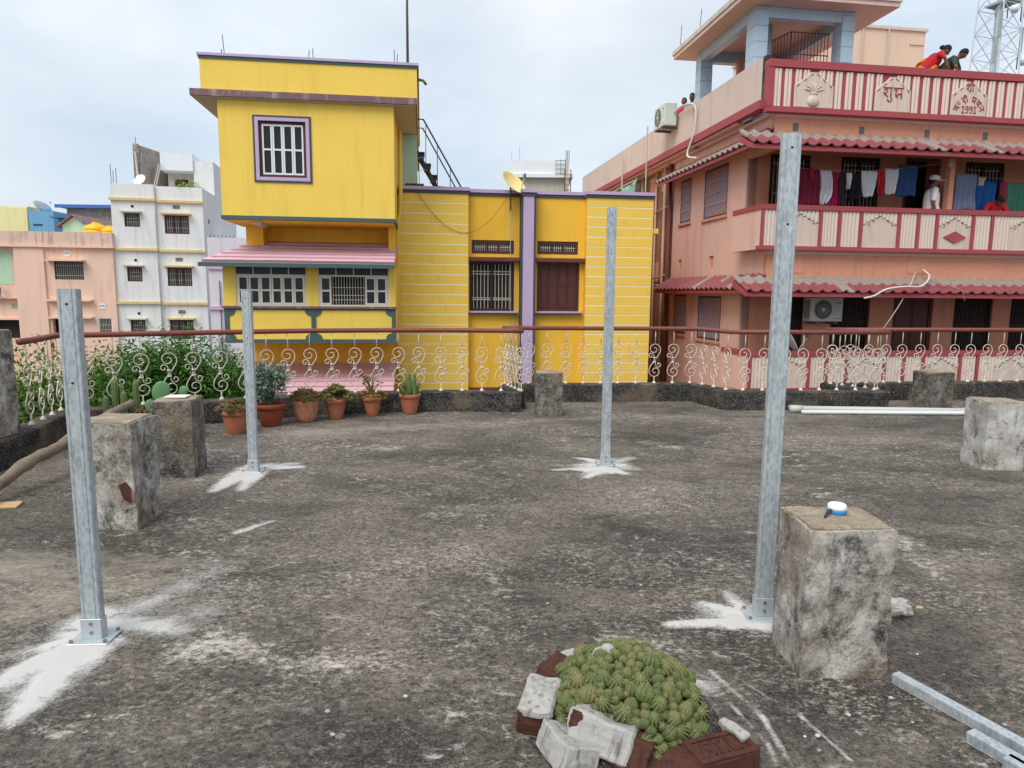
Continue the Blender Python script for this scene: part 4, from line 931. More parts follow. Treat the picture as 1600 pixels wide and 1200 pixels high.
# ================================================================== pink house
PO, PA = Vector((5.6, 15.0, 0)), R(8.5)
Ph = thing('pink_house', 'three storey salmon pink house with red balconies and tiled eaves', 'house', (PO.x, PO.y, G), PA, None, ZB)
def pw(p): return Matrix.Translation(PO) @ Matrix.Rotation(PA, 4, 'Z') @ Vector(p)
XR = 11.0
FWIN = [(.55, 1.57), (2.34, 3.36), (5.63, 6.71), (8.3, 9.4)]
hol = [(a, b, 3.0, 4.76) for a, b in FWIN] + [(4.0, 4.95, 2.55, 4.80)] + [(.9, 1.63, .15, 1.62), (2.34, 3.37, .15, 1.62), (5.67, 6.76, .05, 1.55), (7.27, 8.4, .05, 1.55)] + [(4.0, 5.09, -.65, 1.50)]
c = MB(); c.holes(0.02, XR, G, 5.36, 1.3, 1.55, hol); c.box(0.02, XR, 1.75, 9, G, 5.3); c.box(.02, .3, 1.55, 1.75, G, 5.3); c.build('front_wall', 'salmon', Ph)
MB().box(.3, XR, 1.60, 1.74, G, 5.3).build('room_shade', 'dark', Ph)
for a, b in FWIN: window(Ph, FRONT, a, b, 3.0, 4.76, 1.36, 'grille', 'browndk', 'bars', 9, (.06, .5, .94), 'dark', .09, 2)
for a, b, z0, z1 in ((.9, 1.63, .15, 1.62), (2.34, 3.37, .15, 1.62), (5.67, 6.76, .05, 1.55), (7.27, 8.4, .05, 1.55)): window(Ph, FRONT, a, b, z0, z1, 1.36, 'grille', 'browndk', 'barsd', 13, (.5,), 'dark', .05, 1)
window(Ph, FRONT, 4.0, 5.09, -.65, 1.50, 1.36, 'shutter', 'brown', leaves=2, fw=.07, name='door')
d_ = MB(); d_.box(4.0, 4.07, 1.3, 1.5, 2.55, 4.80); d_.box(4.88, 4.95, 1.3, 1.5, 2.55, 4.80); d_.box(4.07, 4.88, 1.3, 1.5, 4.72, 4.80); o = d_.build('door', 'maroonpaint', Ph); MB().box(4.60, 4.87, 1.32, 1.36, 2.55, 4.72).build('door_leaf', 'maroonpaint', o)
# side wall (faces left), plane x = -0.02
SW = [(2.24, 3.61, 3.47, 4.72), (4.46, 5.22, 3.52, 4.72), (2.29, 3.70, .33, 1.47), (4.51, 5.42, .38, 1.5)]
M_ = SIDE(-.02, 0); c = MB(M_)
c.holes(-5.75, -1.3, G, 5.36, 0, .25, [(-b, -a, z0, z1) for a, b, z0, z1 in SW] + [(-5.2, -4.98, 2.25, 2.5), (-3.14, -2.86, 2.2, 2.5)]); c.box(-5.75, -1.55, .25, 2, G, 5.3)
c.build('side_wall', 'pinkside', Ph)
for (a, b, z0, z1), n_ in zip(SW, (12, 7, 12, 7)):
    window(Ph, M_, -b, -a, z0, z1, .03, 'grille', 'brown', 'barsb', n_, (.25, .5, .75), 'glassb', .05, 1, bd=-.03, bt=.012)
    o = MB(M_).box(-b-.05, -a+.05, -.05, 0, z0-.07, z0).build('window_sill', 'salmon', Ph)
for y, z in ((5.1, 2.25), (3.0, 2.2)): MB(M_).box(-y-.1, -y+.12, .2, .24, z, z+.28).build('vent', 'salmon', Ph)
# rear part of the side wall
M2 = SIDE(.02, 0); BW = [(6.5, 6.9, 4.65, 5.25), (7.5, 7.95, 4.65, 5.2), (6.9, 7.3, 1.9, 2.5), (9.5, 9.9, 4.7, 5.2)]
c = MB(M2); c.holes(-15.7, -5.75, G, 5.45, .0, .2, [(-b, -a, z0, z1) for a, b, z0, z1 in BW]); c.box(-15.7, -5.75, .2, 3, G, 5.4); c.build('rear_side_wall', 'tanwall', Ph)
for a, b, z0, z1 in BW: window(Ph, M2, -b, -a, z0, z1, .03, 'grille', 'browndk', 'barsd', 3, (.5,), 'dark', .05, 1)
for y, x, r_2, mt in ((5.85, -.10, .06, 'maroonpaint'), (6.35, -.08, .04, 'tanwall'), (7.15, -.06, .03, 'tanwall'), (8.4, -.08, .05, 'tanwall')): MB().tube([(x, y, G), (x, y, 5.6)], r_2, 10).build('drain_pipe', mt, Ph, True)
for z in (4.15, 2.1): MB().tube([(-.06, 5.9, z), (-.06, 7.2, z-.1)], .025, 8).build('waste_pipe', 'tanwall', Ph, True)
MB().tube([(-.1, 5.8, 1.75), (-.5, 5.75, 1.78)], .02, 6).build('spout', 'bars', Ph)
# floors, beams
for z in (2.40, 5.27):
    MB().box(-.02, XR, 0.13, 1.3, z, z+.10).build('balcony_floor', 'pinkslab', Ph)
MB().box(-.02, XR, .13, 1.3, -.72, -.62).build('balcony_floor', 'pinkslab', Ph)
for z0, z1 in ((4.62, 5.27), (1.55, 2.40)): MB().box(-.02, XR, .16, .30, z0, z1).build('balcony_beam', 'salmon', Ph)
for z0, z1 in ((4.62, 5.27), (1.55, 2.40)): MB().box(-.02, .12, .30, 1.3, z0, z1).build('end_beam', 'pinkside', Ph)
for x in (.46, 2.01, 3.59, 5.04, 6.6): MB().box(x-.06, x+.06, .155, .17, 5.0, 5.16).build('vent', 'acdark', Ph)
o = MB().box(3.39, 3.93, .148, .16, 2.02, 2.36).build('junction_box_cover', 'salmon', Ph); MB().box(.55, .86, .148, .16, 2.0, 2.32).build('junction_box_cover', 'salmon', Ph)
for x in (4.24, 9.6): MB().box(x, x+.12, .14, .30, 2.5, 4.62).build('balcony_post', 'salmon', Ph)
MB().tube([(4.18, .08, 4.60), (4.18, .08, 4.36)], .06, 8).build('downspout', 'tanwall', Ph, True)
# balcony parapets
FL = MB()
n_ = 10; FL.add([(.5+.5*math.cos(math.pi-math.pi*i/n_), -math.sin(math.pi*i/n_)*.9, z) for z in (0, 1) for i in range(n_+1)], [(i, i+1, n_+2+i, n_+1+i) for i in range(n_)] + [tuple(range(n_+1, 2*n_+2))])
FLM = FL.mesh('flute', 'creamflute', True)
def flute(par, x0, x1, z0, z1, n, yb=0):
    w_2 = (x1-x0)/n
    for i in range(n): link('flute', FLM, par, (x0+w_2*i+.004, yb, z0), None, (w_2-.008, .03, z1-z0-rnd.uniform(0, .012)))
def dashes(par, cx, ztop, wdt, drop, yb):
    m_2 = MB()
    for s_2 in (-1, 1):
        for i in range(3):
            t0, t1 = (i+.25)/3, (i+.7)/3
            m_2.prism([(cx+s_2*wdt*t0, ztop-drop*t0-.02), (cx+s_2*wdt*t1, ztop-drop*t1-.02), (cx+s_2*wdt*t1, ztop-drop*t1), (cx+s_2*wdt*t0, ztop-drop*t0)][::s_2], yb-.004, yb)
    fixn(m_2.build('incised_mark', 'acdark', par))
# roof parapet: red ground with cream flutes and gabled relief panels
def ribs2(par, x, z0, z1, w_2=.165):
    flute(par, x-w_2/2, x+w_2/2, z0, z1, 2, -.012)
bp = MB(); bp.box(-.30, XR, -.012, .13, 5.36, 6.36); roofp = bp.build('roof_parapet', 'red', Ph)
MB().box(-.32, XR, -.06, .15, 6.22, 6.37).build('parapet_rail', 'red', roofp); MB().box(-.31, XR, -.045, .14, 5.33, 5.44).build('parapet_foot', 'red', roofp); MB().box(-.315, -.20, -.05, .14, 5.44, 6.22).build('parapet_end_post', 'red', roofp)
def gable(par, x0, x1, z0, z1, yb):
    cx = (x0+x1)/2; zs = z0+(z1-z0)*.62; zn = z0+(z1-z0)*.9
    MB().prism([(x0, z0), (x1, z0), (x1, zs), (cx+.16, zn), (cx+.10, z1), (cx-.10, z1), (cx-.16, zn), (x0, zs)], yb-.035, yb).build('relief_panel', 'panelcream', par, bevel=.008)
    return cx
for x in (-.10, .13): ribs2(roofp, x, 5.44, 6.20)
PAN = ((.27, 1.16), (2.13, 2.97), (3.95, 4.82), (5.75, 6.6), (7.6, 8.45))
for i, (x0, x1) in enumerate(PAN):
    cx = gable(roofp, x0, x1, 5.44, 6.15, -.012)
    for q in (x0+.09, x0+.27, x1-.27, x1-.09):
        if abs(q-cx) > .15: ribs2(roofp, q, 5.86 if abs(q-cx) > .28 else 6.0, 6.20, .15)
    dashes(roofp, cx, 6.16, (x1-x0)/2, .33, -.05)
    nx = PAN[i+1][0] if i+1 < len(PAN) else XR; n_2 = 4
    for k in range(n_2): ribs2(roofp, x1+(nx-x1)*(k+.5)/n_2, 5.44, 6.20)
# vase relief
v_ = MB(Matrix.Translation((.70, -.047, 5.56)) @ Matrix.Diagonal((1, .35, 1, 1))); v_.lathe([(.05, -.10), (.11, -.07), (.14, .0), (.12, .07), (.06, .12), (.05, .14), (.09, .165), (.09, .19), (.03, .19)], 20); v_.build('vase_relief', 'panelcream', roofp, True)
lf = MB()
for a in (-70, -45, -20, 0, 20, 45, 70):
    s2, c2 = math.sin(R(a)), math.cos(R(a)); lf.tube(bez([(.70, -.05, 5.75), (.70+s2*.12, -.06, 5.75+c2*.16), (.70+s2*.25, -.05, 5.74+c2*.2)], 6), [.008, .014, .018, .018, .014, .009, .004], 5)
lf.build('leaf_relief', 'panelcream', roofp, True)
def script(par, strokes, ox, oz, sc, wd, yb, mat='red'):
    """raised hand-lettered strokes; points in (x, z)"""
    for st in strokes:
        P_ = [(ox+x*sc, yb, oz+z*sc) for x, z in st]
        m_2 = MB(); m_2.tube(cat_rom(P_, 4) if len(P_) > 2 else P_, wd, 6); m_2.build('letter_stroke', mat, par, True)
SHA = [[(0, 1), (.95, 1)], [(.12, .78), (.3, .92), (.42, .74), (.28, .55), (.12, .50), (.3, .38), (.5, .22)], [(.16, .5), (.06, .62)], [(.78, 1), (.78, .2)], [(.78, .2), (.9, 0), (.7, -.16), (.5, -.1), (.48, .05)]]
BHA = [[(0, 1), (.95, 1)], [(.08, .82), (.22, .92), (.3, .75), (.2, .62)], [(.22, .62), (.22, .35), (.34, .24), (.4, .36), (.28, .4)], [(.4, .5), (.78, .5)], [(.78, 1), (.78, .1)]]
yb = -.052
script(roofp, SHA, 2.30, 5.69, .24, .013, yb); script(roofp, BHA, 2.55, 5.69, .24, .013, yb)
SHRI = [[(0, 1), (1.3, 1)], [(.1, .8), (.3, .9), (.4, .7), (.25, .55), (.1, .5), (.35, .35)], [(.7, 1), (.7, .1)], [(.7, .3), (.45, .12)], [(1.05, 1), (1.05, .1)], [(1.05, 1), (.95, 1.3), (.7, 1.32), (.62, 1.1)]]
script(roofp, SHRI, 4.28, 5.93, .155, .010, yb)
def arc_letters(glyphs, cx, cz, rad, a0, a1, sc):
    n_3 = len(glyphs)
    for i, g in enumerate(glyphs):
        a = R(a0+(a1-a0)*(i+.5)/n_3); ux, uz = math.cos(a), math.sin(a); tx, tz = uz, -ux
        script(roofp, [[((tx*(x-.5)+ux*(z-1))*sc, (tz*(x-.5)+uz*(z-1))*sc) for x, z in st] for st in g], cx+ux*rad, cz+uz*rad, 1, .010, yb)
VA = [[(0, 1), (1, 1)], [(.75, 1), (.75, .05)], [(.75, .7), (.45, .78), (.2, .6), (.3, .36), (.55, .4), (.75, .56)]]
NA = [[(0, 1), (1, 1)], [(.75, 1), (.75, .05)], [(.75, .55), (.25, .55), (.18, .42), (.28, .34)]]
DRI = [[(0, 1), (1.1, 1)], [(.5, 1), (.5, .82), (.22, .7), (.2, .45), (.45, .36), (.5, .5), (.4, .2), (.62, .05)], [(.95, 1), (.95, .05)], [(.95, 1), (.85, 1.28), (.55, 1.25), (.5, 1.1)]]
HN = [[(0, 1), (.6, 1)], [(.1, .6), (.4, .6), (.5, .5)], [(.1, .6), (.05, .48)]]
arc_letters([VA, HN, DRI], 4.385, 5.46, .385, 168, 100, .125); arc_letters([BHA, VA, NA], 4.385, 5.46, .385, 82, 14, .125)
DIG = {'1': [[(.1, .8), (.3, 1), (.3, 0)], [(.08, 0), (.52, 0)]], '9': [[(.5, .7), (.4, .96), (.15, .95), (.06, .72), (.2, .52), (.45, .58), (.5, .7), (.48, .3), (.35, .04), (.1, .05)]]}
for i, ch in enumerate('1991'): script(roofp, DIG[ch], 4.20+i*.098, 5.50, .14, .0105, yb)
# side of the roof parapet
M3 = SIDE(-.30, 0); MB(M3).box(-15.7, -.14, 0, .13, 5.60, 6.50).build('side_parapet', 'greypink', Ph); MB(M3).box(-15.7, -.14, -.10, .15, 5.42, 5.60).build('side_red_band', 'red', Ph)
MB().box(-.31, -.16, .13, .26, 5.36, 6.50).build('stained_corner', 'curb', Ph)
MB().box(-.15, XR, .15, 15.6, 5.30, 5.36).build('roof_deck', 'pinkslab', Ph)
MB(M3).box(-15.7, -1.3, -.02, .45, 5.365, 5.415).build('band_soffit', 'pinkside', Ph)
# middle and lower balcony parapets: cream ground, red posts
def lowpar(z0, z1, posts, xs, name):
    o = MB().box(xs, XR, 0, .13, z0, z1).build('balcony_parapet', 'panelcream', Ph)
    MB().box(xs-.02, XR, -.05, .15, z1-.10, z1+.005).build('parapet_rail', 'red', o); MB().box(xs-.015, XR, -.04, .14, z0-.01, z0+.075).build('parapet_foot', 'red', o)
    for p in posts: MB().box(p-.035, p+.035, -.038, .0, z0+.075, z1-.10).build('parapet_post', 'red', o)
    P_ = sorted(posts)
    for a, b in zip(P_[:-1], P_[1:]):
        wd = b-a
        if wd < .7: flute(o, a+.04, b-.04, z0+.08, z1-.115, 5)
        else:
            c_ = wd if wd > 1.2 else 0
            if c_: flute(o, a+.04, a+.46, z0+.08, z1-.115, 5); a2 = a+.46
            else: a2 = a+.04
            for k in range(9):
                x = a2+(b-.04-a2)*k/9; q = abs((k+.5)/9-.5)*2; h_ = .06+.20*q
                link('flute', FLM, o, (x+.004, -.0, z1-.115-h_), None, ((b-.04-a2)/9-.008, .026, h_))
            dashes(o, (a2+b)/2, z1-.15, (b-a2)/2*.8, .26, -.004)
    e_ = MB(); e_.box(xs, xs+.13, .13, 1.3, z0, z1); e_.build('parapet_end', 'pinkside', Ph)
    MB().box(xs-.02, xs+.14, .15, 1.3, z1-.10, z1+.002).build('end_rail', 'red', o)
    return o
PM = [-.27, 1.08, 1.53, 2.04, 2.96, 3.43, 3.89, 4.80, 5.28, 6.6, 7.07, 7.55, 8.5, 9.0]
mp_ = lowpar(2.49, 3.43, PM, -.30, 'mid')
MB().prism([(4.08, 2.83), (4.36, 2.70), (4.64, 2.83), (4.36, 2.96)], -.03, 0).build('diamond_relief', 'red', mp_)
PL = [-.38, 1.02, 1.45, 1.95, 2.88, 3.36, 3.85, 4.80, 5.25, 6.6, 7.1, 7.6, 8.5]
lowpar(-.62, .27, PL, -.42, 'low')
# tiled eaves
def pantile():
    mb = MB(); n = 12; vs = []
    for yy, dz in ((0, .0), (1, 0)):
        for th in (0, .03):
            for i in range(n+1):
                q = i/n; z = (.042*math.sin(math.pi*(q/.42)) if q < .42 else -.018*math.sin(math.pi*((q-.42)/.58))) + th; vs.append((q, yy, z))
    m = n+1; fs = []
    for i in range(n): fs += [(m+i, m+i+1, 3*m+i+1, 3*m+i), (i+1, i, 2*m+i, 2*m+i+1), (i, i+1, m+i+1, m+i), (2*m+i+1, 2*m+i, 3*m+i, 3*m+i+1)]
    fs += [(0, m, 3*m, 2*m), (n, 2*m+n, 3*m+n, m+n)]; return mb.add(vs, fs)
PT = {k: pantile().mesh('roof_tile', k) for k in ('rooftile', 'oldtile')}
def eave(zt, ze, x0, x1, yt, ye, M=None, rows=('rooftile', 'oldtile'), rots=0):
    sl_ = math.atan2(zt-ze, yt-ye); ln = math.hypot(zt-ze, yt-ye); Mx = M or FRONT
    mb = MB(Mx); mb.hexa([(x0, ye, ze-.085), (x1, ye, ze-.085), (x1, yt, zt-.14), (x0, yt, zt-.14), (x0, ye, ze), (x1, ye, ze), (x1, yt, zt), (x0, yt, zt)]); o = mb.build('eave', 'red', Ph)
    n = int((x1-x0)/.27); w_2 = (x1-x0)/n
    for j, rm in enumerate(rows):
        q = j/len(rows); L_ = ln/len(rows)
        for i in range(n):
            m4 = Mx @ Matrix.Translation((x0+w_2*i, ye+(yt-ye)*q-.03, ze+(zt-ze)*q+.012+.018*j)) @ Matrix.Rotation(sl_+.05, 4, 'X') @ Matrix.Rotation(rnd.uniform(-.03, .03), 4, 'Z') @ Matrix.Diagonal((w_2*1.03, L_*1.12, 1, 1))
            t_ = link('roof_tile', PT[rm if rnd.random() > .06 else 'oldtile'], o); t_.matrix_local = m4
    return o
eave(4.86, 4.56, -.82, XR, .16, -.48)
eave(1.82, 1.56, -.80, XR, .16, -.48)
eave(4.98, 4.72, -5.9, -.16, -.02, -.52, SIDE(0, 0), ('oldtile', 'rooftile'))
eave(1.88, 1.62, -5.75, -.16, -.02, -.50, SIDE(0, 0), ('rooftile', 'rooftile'))
# roof pavilion
tiles_h = .33
def tiled_column(x0, x1, y0, y1, z0, z1, name='pavilion_column'):
    o = MB().box(x0+.006, x1-.006, y0+.006, y1-.006, z0, z1).build(name, 'darktrim', Ph); z = z0
    while z < z1-.02:
        MB().box(x0, x1, y0, y1, z+.004, min(z+tiles_h, z1)-.004).build('tile_course', 'bluetile', o); z += tiles_h
tiled_column(-.25, .05, .80, 1.20, 5.36, 7.74); tiled_column(-.25, .07, 3.65, 3.97, 5.36, 7.74); tiled_column(1.80, 2.10, .80, 1.15, 5.36, 7.74); tiled_column(1.15, 1.5, 3.65, 3.95, 5.36, 7.74); tiled_column(.36, .66, 1.75, 2.05, 5.36, 7.74); tiled_column(2.15, 2.45, 3.65, 3.95, 5.36, 7.74)
b_ = MB(); b_.box(.052, 1.798, .82, 1.02, 7.52, 7.74); b_.box(-.24, -.04, 1.202, 3.648, 7.50, 7.74); b_.box(1.9, 2.08, 1.152, 3.648, 7.5, 7.74); b_.box(.072, 2.148, 3.70, 3.9, 7.5, 7.74); b_.build('pavilion_beam', 'bluetile', Ph)
MB().box(-.69, 2.86, .37, 4.45, 7.745, 7.84).build('pavilion_soffit', 'pinkslab', Ph); MB().box(-.72, 2.89, .34, 4.48, 7.842, 7.95).build('pavilion_roof', 'slabedge', Ph)
MB().hexa([(.9, 2.6, 5.6), (1.75, 2.6, 6.5), (1.75, 3.4, 6.5), (.9, 3.4, 5.6), (.9, 2.6, 6.3), (1.75, 2.6, 7.4), (1.75, 3.4, 7.4), (.9, 3.4, 6.3)]).build('stair_flight', 'pinkslab', Ph)
MB().box(.7, 1.85, 3.45, 3.6, 5.36, 7.5).build('pavilion_back_wall', 'salmon', Ph)
g = MB()
for i in range(12): x = .86+i*.082; g.tube([(x, 1.25, 5.36), (x, 1.25, 7.42)], .009, 4)
for i in range(9): y = 1.25+i*.1; g.tube([(.84-i*.02, y, 5.36), (.84-i*.02, y, 7.42)], .009, 4)
for z in (6.4, 6.95, 7.42): g.tube([(.66, 2.1, z), (.84, 1.25, z), (1.79, 1.25, z)], .013, 4)
g.build('cage_grille', 'maroonpaint', Ph)
for x, y, h_ in ((-.55, .9, .7), (-.6, 3.0, .55), (-.62, 4.2, .6), (.5, .5, .4)): MB().tube([(x, y, 7.94), (x+.03, y, 7.94+h_)], .008, 5).build('rebar_stub', 'iron', Ph)
sr = MB().box(3.2, 7.15, 5.0, 9.0, 5.36, 9.12).build('stair_room', 'beige', Ph); MB().box(3.15, 7.2, 4.95, 9.05, 9.122, 9.20).build('stair_room_coping', 'greypink', sr)
for x, zz in ((5.15, 9.1), (5.95, 9.1), (6.6, 7.6)): MB().tube([(x, 4.95, 5.4), (x, 4.95, zz), (x+.02, 5.0, zz+.12)], .022, 6).build('roof_pipe', 'bars', sr)
MB().box(6.65, 7.1, 4.97, 5.0, 8.75, 8.95).build('vent_panel', 'beige', sr)

# ================================================================== things on the pink house
def plane_pt(u, v, y):
    """point of the vertical plane y = const of the pink house"""
    d = fwd + rt*((u-800)/F) - up*((v-600)/F); n = Vector((-math.sin(PA), math.cos(PA), 0)); q = PO + n*y
    return Vector((0, 0, EYE)) + d*((q-Vector((0, 0, EYE))).dot(n)/d.dot(n))
def ac_unit(label, loc, rz, w=.95, h=.62, d=.33, flip=False):
    t = thing('air_conditioner', label, 'air conditioner', loc, rz, 'outdoor air conditioner units')
    MB().box(-w/2, w/2, 0, d, 0, h).build('casing', 'acgrey', t, bevel=.012)
    cx, cz, r = -w*.12, h*.5, h*.40
    MB().tube([(cx, -.002, cz), (cx, .01, cz)], r, 28).build('fan_recess', 'acdark', t)
    g = MB()
    for k in range(22):
        a = 2*math.pi*k/22; g.tube(bez([(cx+.2*r*math.cos(a), -.014, cz+.2*r*math.sin(a)), (cx+.6*r*math.cos(a+.12), -.022, cz+.6*r*math.sin(a+.12)), (cx+r*math.cos(a+.42), -.008, cz+r*math.sin(a+.42))], 5), .0055, 4)
    for q in (.55, .99): g.tube([(cx+r*q*math.cos(i*math.pi/16), -.012, cz+r*q*math.sin(i*math.pi/16)) for i in range(33)], .006, 4)
    g.build('fan_grille', 'acgrille', t); MB().tube([(cx, -.024, cz), (cx, -.006, cz)], r*.2, 14).build('fan_hub', 'acgrey', t)
    for k in range(7): MB().box(-w/2-.004, -w/2, .05+k*.036, .065+k*.036, .06, h-.06).build('side_fin', 'acdark', t)
    MB().box(w*.27, w*.42, -.003, 0, h*.40, h*.68).build('sticker', 'green_sticker', t)
    lg = MB()
    for k in range(6): lg.box(w*.27+k*.024, w*.27+k*.024+.016, -.004, 0, h*.76, h*.80)
    stuff(lg.build('maker_lettering', 'ink', t))
    MB().box(w*.25, w*.45, -.003, 0, h*.10, h*.14).build('label_strip', 'acgrille', t)
    for x in (-w*.3, w*.3): MB().box(x-.03, x+.03, -.03, d+.1, -.06, 0).build('bracket', 'acdark', t)
    return t
ac_unit('white air conditioner with round fan under the lower tiled eave', pw((1.98, .92, .90)), PA, .82, .56)
ac_unit('grey air conditioner hung outside the roof parapet near the pavilion', pw((-.74, 5.25, 6.16)), PA-R(90), .80, .60, .36)
dish('pale grey satellite dish on the lower balcony beside the tallest post', pw((.78, .55, -.55)), PA+R(70), R(62), .36, 'dishg', mast=1.02)

def cloth(label, x0, x1, zt, zb, y, mat, prof=None, folds=3, amp=.025, seed=0, sag=.0, cat='clothing'):
    """a garment hanging from the line: a two-sided sheet with folds and thickness"""
    r = random.Random(seed+int(x0*100)); nu, nv = 18, 14; ph = r.uniform(0, 6); vs = []; c0 = (x0+x1)/2
    prof = prof or [(0, 0, 1), (1, 0, 1)]
    def pr(q):
        for (a, l0, r0_), (b, l1, r1_) in zip(prof[:-1], prof[1:]):
            if a <= q <= b: k = (q-a)/max(1e-6, b-a); return l0+(l1-l0)*k, r0_+(r1_-r0_)*k
        return prof[-1][1:]
    for side in (0, 1):
        for j in range(nv+1):
            q = j/nv; l_, r_2 = pr(q)
            for i in range(nu+1):
                p = i/nu; xx = (x0-c0)+(x1-x0)*(l_+(r_2-l_)*p); zz = -(zt-zb)*q*(1+.03*math.sin(p*7+ph)) - sag*math.sin(math.pi*p)*(1-q)
                yy = amp*1.7*(.3+.8*q)*math.sin(folds*2*math.pi*(p+.06*math.sin(5*p+ph))+ph+q*1.1) + .01*math.sin(9*q+3*p) + (.012 if side else 0)
                vs.append((xx, yy, zz))
    m = nu+1; k = (nv+1)*m; fs = []
    for j in range(nv):
        for i in range(nu): fs += [(j*m+i, (j+1)*m+i, (j+1)*m+i+1, j*m+i+1), (k+j*m+i, k+j*m+i+1, k+(j+1)*m+i+1, k+(j+1)*m+i)]
    for i in range(nu): fs += [(i, i+1, k+i+1, k+i), (nv*m+i, k+nv*m+i, k+nv*m+i+1, nv*m+i+1)]
    for j in range(nv): fs += [(j*m, k+j*m, k+(j+1)*m, (j+1)*m), (j*m+nu, (j+1)*m+nu, k+(j+1)*m+nu, k+j*m+nu)]
    o = MB().add(vs, fs).build('hanging_cloth', mat, None, True); o.location = pw((c0, y, zt)); o.rotation_euler[2] = PA; tag(o, label, cat, 'washing on the middle balcony'); return o
def fab(n, h, k=1): return plain('fabric_'+n, h, k, .9, 0, .18, 12, .2)
SH = [(0, .12, .88), (.35, .10, .9), (.55, 0.0, 1.0), (.8, .02, .98), (.82, .22, .78), (1, .26, .74)]
TEE = [(0, .02, .98), (.55, .06, .94), (.75, .16, .84), (1, .25, .75)]
LW = fab('white', 'c9cbd0'); yl = .24
cloth('maroon long cloth, leftmost of the washing line', .52, 1.15, 4.25, 3.46, yl, fab('maroon', '6d1730'), folds=7, amp=.03)
cloth('small red garment pinned on the maroon cloth', .86, .97, 4.27, 4.03, yl-.06, fab('redsmall', 'b8303a'), [(0, .2, .8), (.5, 0, .7), (1, .3, .9)], 2)
cloth('long sleeved white shirt right of the maroon cloth', 1.14, 1.46, 4.23, 3.50, yl, LW, [(0, 0, .8), (.3, .12, .95), (.6, .1, 1), (.8, .05, .9), (1, .1, .55)], 3, .03, 2)
cloth('magenta cloth between the white shirt and the dark garment', 1.42, 1.60, 4.20, 3.46, yl+.02, fab('magenta', 'a3104e'), [(0, .2, .9), (1, 0, .9)], 2)
cloth('dark brown patterned garment hanging next to the magenta cloth', 1.60, 1.79, 4.19, 3.48, yl, fab('darkbrown', '33222c'), [(0, .1, .95), (1, 0, .9)], 2)
cloth('narrow white garment hanging between two dark ones', 1.77, 1.90, 4.19, 3.84, yl-.02, LW, [(0, 0, .9), (.5, .1, 1), (1, .3, .7)], 1)
cloth('black garment hanging left of the white singlet', 1.90, 2.13, 4.19, 3.60, yl, fab('black', '15161d'), [(0, .05, .95), (.4, 0, 1), (1, .1, .9)], 2)
cloth('white sleeveless top hanging before the second window', 2.13, 2.52, 4.25, 3.69, yl, LW, TEE, 3, .02, 4)
cloth('red garment between two white tops', 2.51, 2.72, 4.28, 3.74, yl, fab('red', 'b3202c'), [(0, 0, 1), (.6, .15, 1), (1, .2, .8)], 2)
cloth('white tee with ragged hem beside the blue cloth', 2.71, 3.03, 4.32, 3.76, yl, LW, [(0, 0, 1), (.45, .02, .98), (.8, .05, .85), (1, .1, .75)], 3, .02, 6)
cloth('dark blue cloth nearest the open door', 3.02, 3.50, 4.42, 3.73, yl, fab('navy', '27456f'), [(0, 0, 1), (.5, 0, .97), (1, -.06, .93)], 3, .02)
cloth('grey lilac long cloth right of the balcony post', 4.50, 5.02, 4.27, 3.46, yl, fab('greylilac', '76809c'), [(0, 0, .95), (1, -.02, 1)], 5, .03)
cloth('small cream rag on the right line', 5.06, 5.24, 4.20, 4.02, yl, fab('cream', 'b5a48a'), [(0, 0, 1), (1, .1, .8)], 1, .01)
cloth('bright blue sheet behind the leaning red woman', 5.22, 5.92, 4.20, 3.46, yl+.42, fab('blue', '2468b4'), [(0, 0, 1), (1, -.05, .98)], 4, .03)
cloth('pink striped cloth between blue and green sheets', 5.94, 6.08, 4.18, 3.46, yl+.3, fab('pinkstripe', 'a03a5c'), None, 1)
cloth('green sheet at the right edge of the line', 6.10, 6.75, 4.17, 3.46, yl+.3, fab('green', '4f8d76'), None, 4, .03)
cable('left clothes line with the washing', [pw((.1, yl, 4.30)), pw((1.2, yl, 4.18)), pw((2.6, yl, 4.19)), pw((4.22, yl, 4.50))], .006, 'rope', name='clothes_line')
cable('right clothes line with blue and green sheets', [pw((4.36, yl, 4.32)), pw((5.2, yl+.1, 4.20)), pw((6.2, yl+.3, 4.18)), pw((8.5, yl+.3, 4.3))], .006, 'rope', name='clothes_line')

# cables on the pink house
cable('thick white flexible conduit looping over the lower tiles', [plane_pt(1442, 421, .10), plane_pt(1452, 432, -.2), plane_pt(1440, 447, -.58), plane_pt(1412, 448, -.62), plane_pt(1385, 452, -.62), plane_pt(1366, 462, -.60), plane_pt(1350, 466, -.55)], .022, 'wire')
cable('thin cable from the junction down to the right eave', [plane_pt(1446, 424, .10), plane_pt(1470, 440, -.3), plane_pt(1490, 448, -.6), plane_pt(1503, 455, -.6), plane_pt(1507, 470, -.55)], .009, 'tan')
cable('thin pale cable slanting down to the railing', [plane_pt(1430, 425, .1), plane_pt(1424, 448, -.6), plane_pt(1402, 485, -.5), plane_pt(1375, 520, -.3)], .009, 'wire')
cable('white hose hanging from the upper air conditioner', [pw((-.45, 5.0, 6.5)), pw((-.42, 4.3, 6.55)), pw((-.38, 3.6, 6.35)), pw((-.4, 3.55, 5.7)), pw((-.5, 3.7, 5.15)), pw((-.5, 3.1, 4.95))], .03, 'wire')
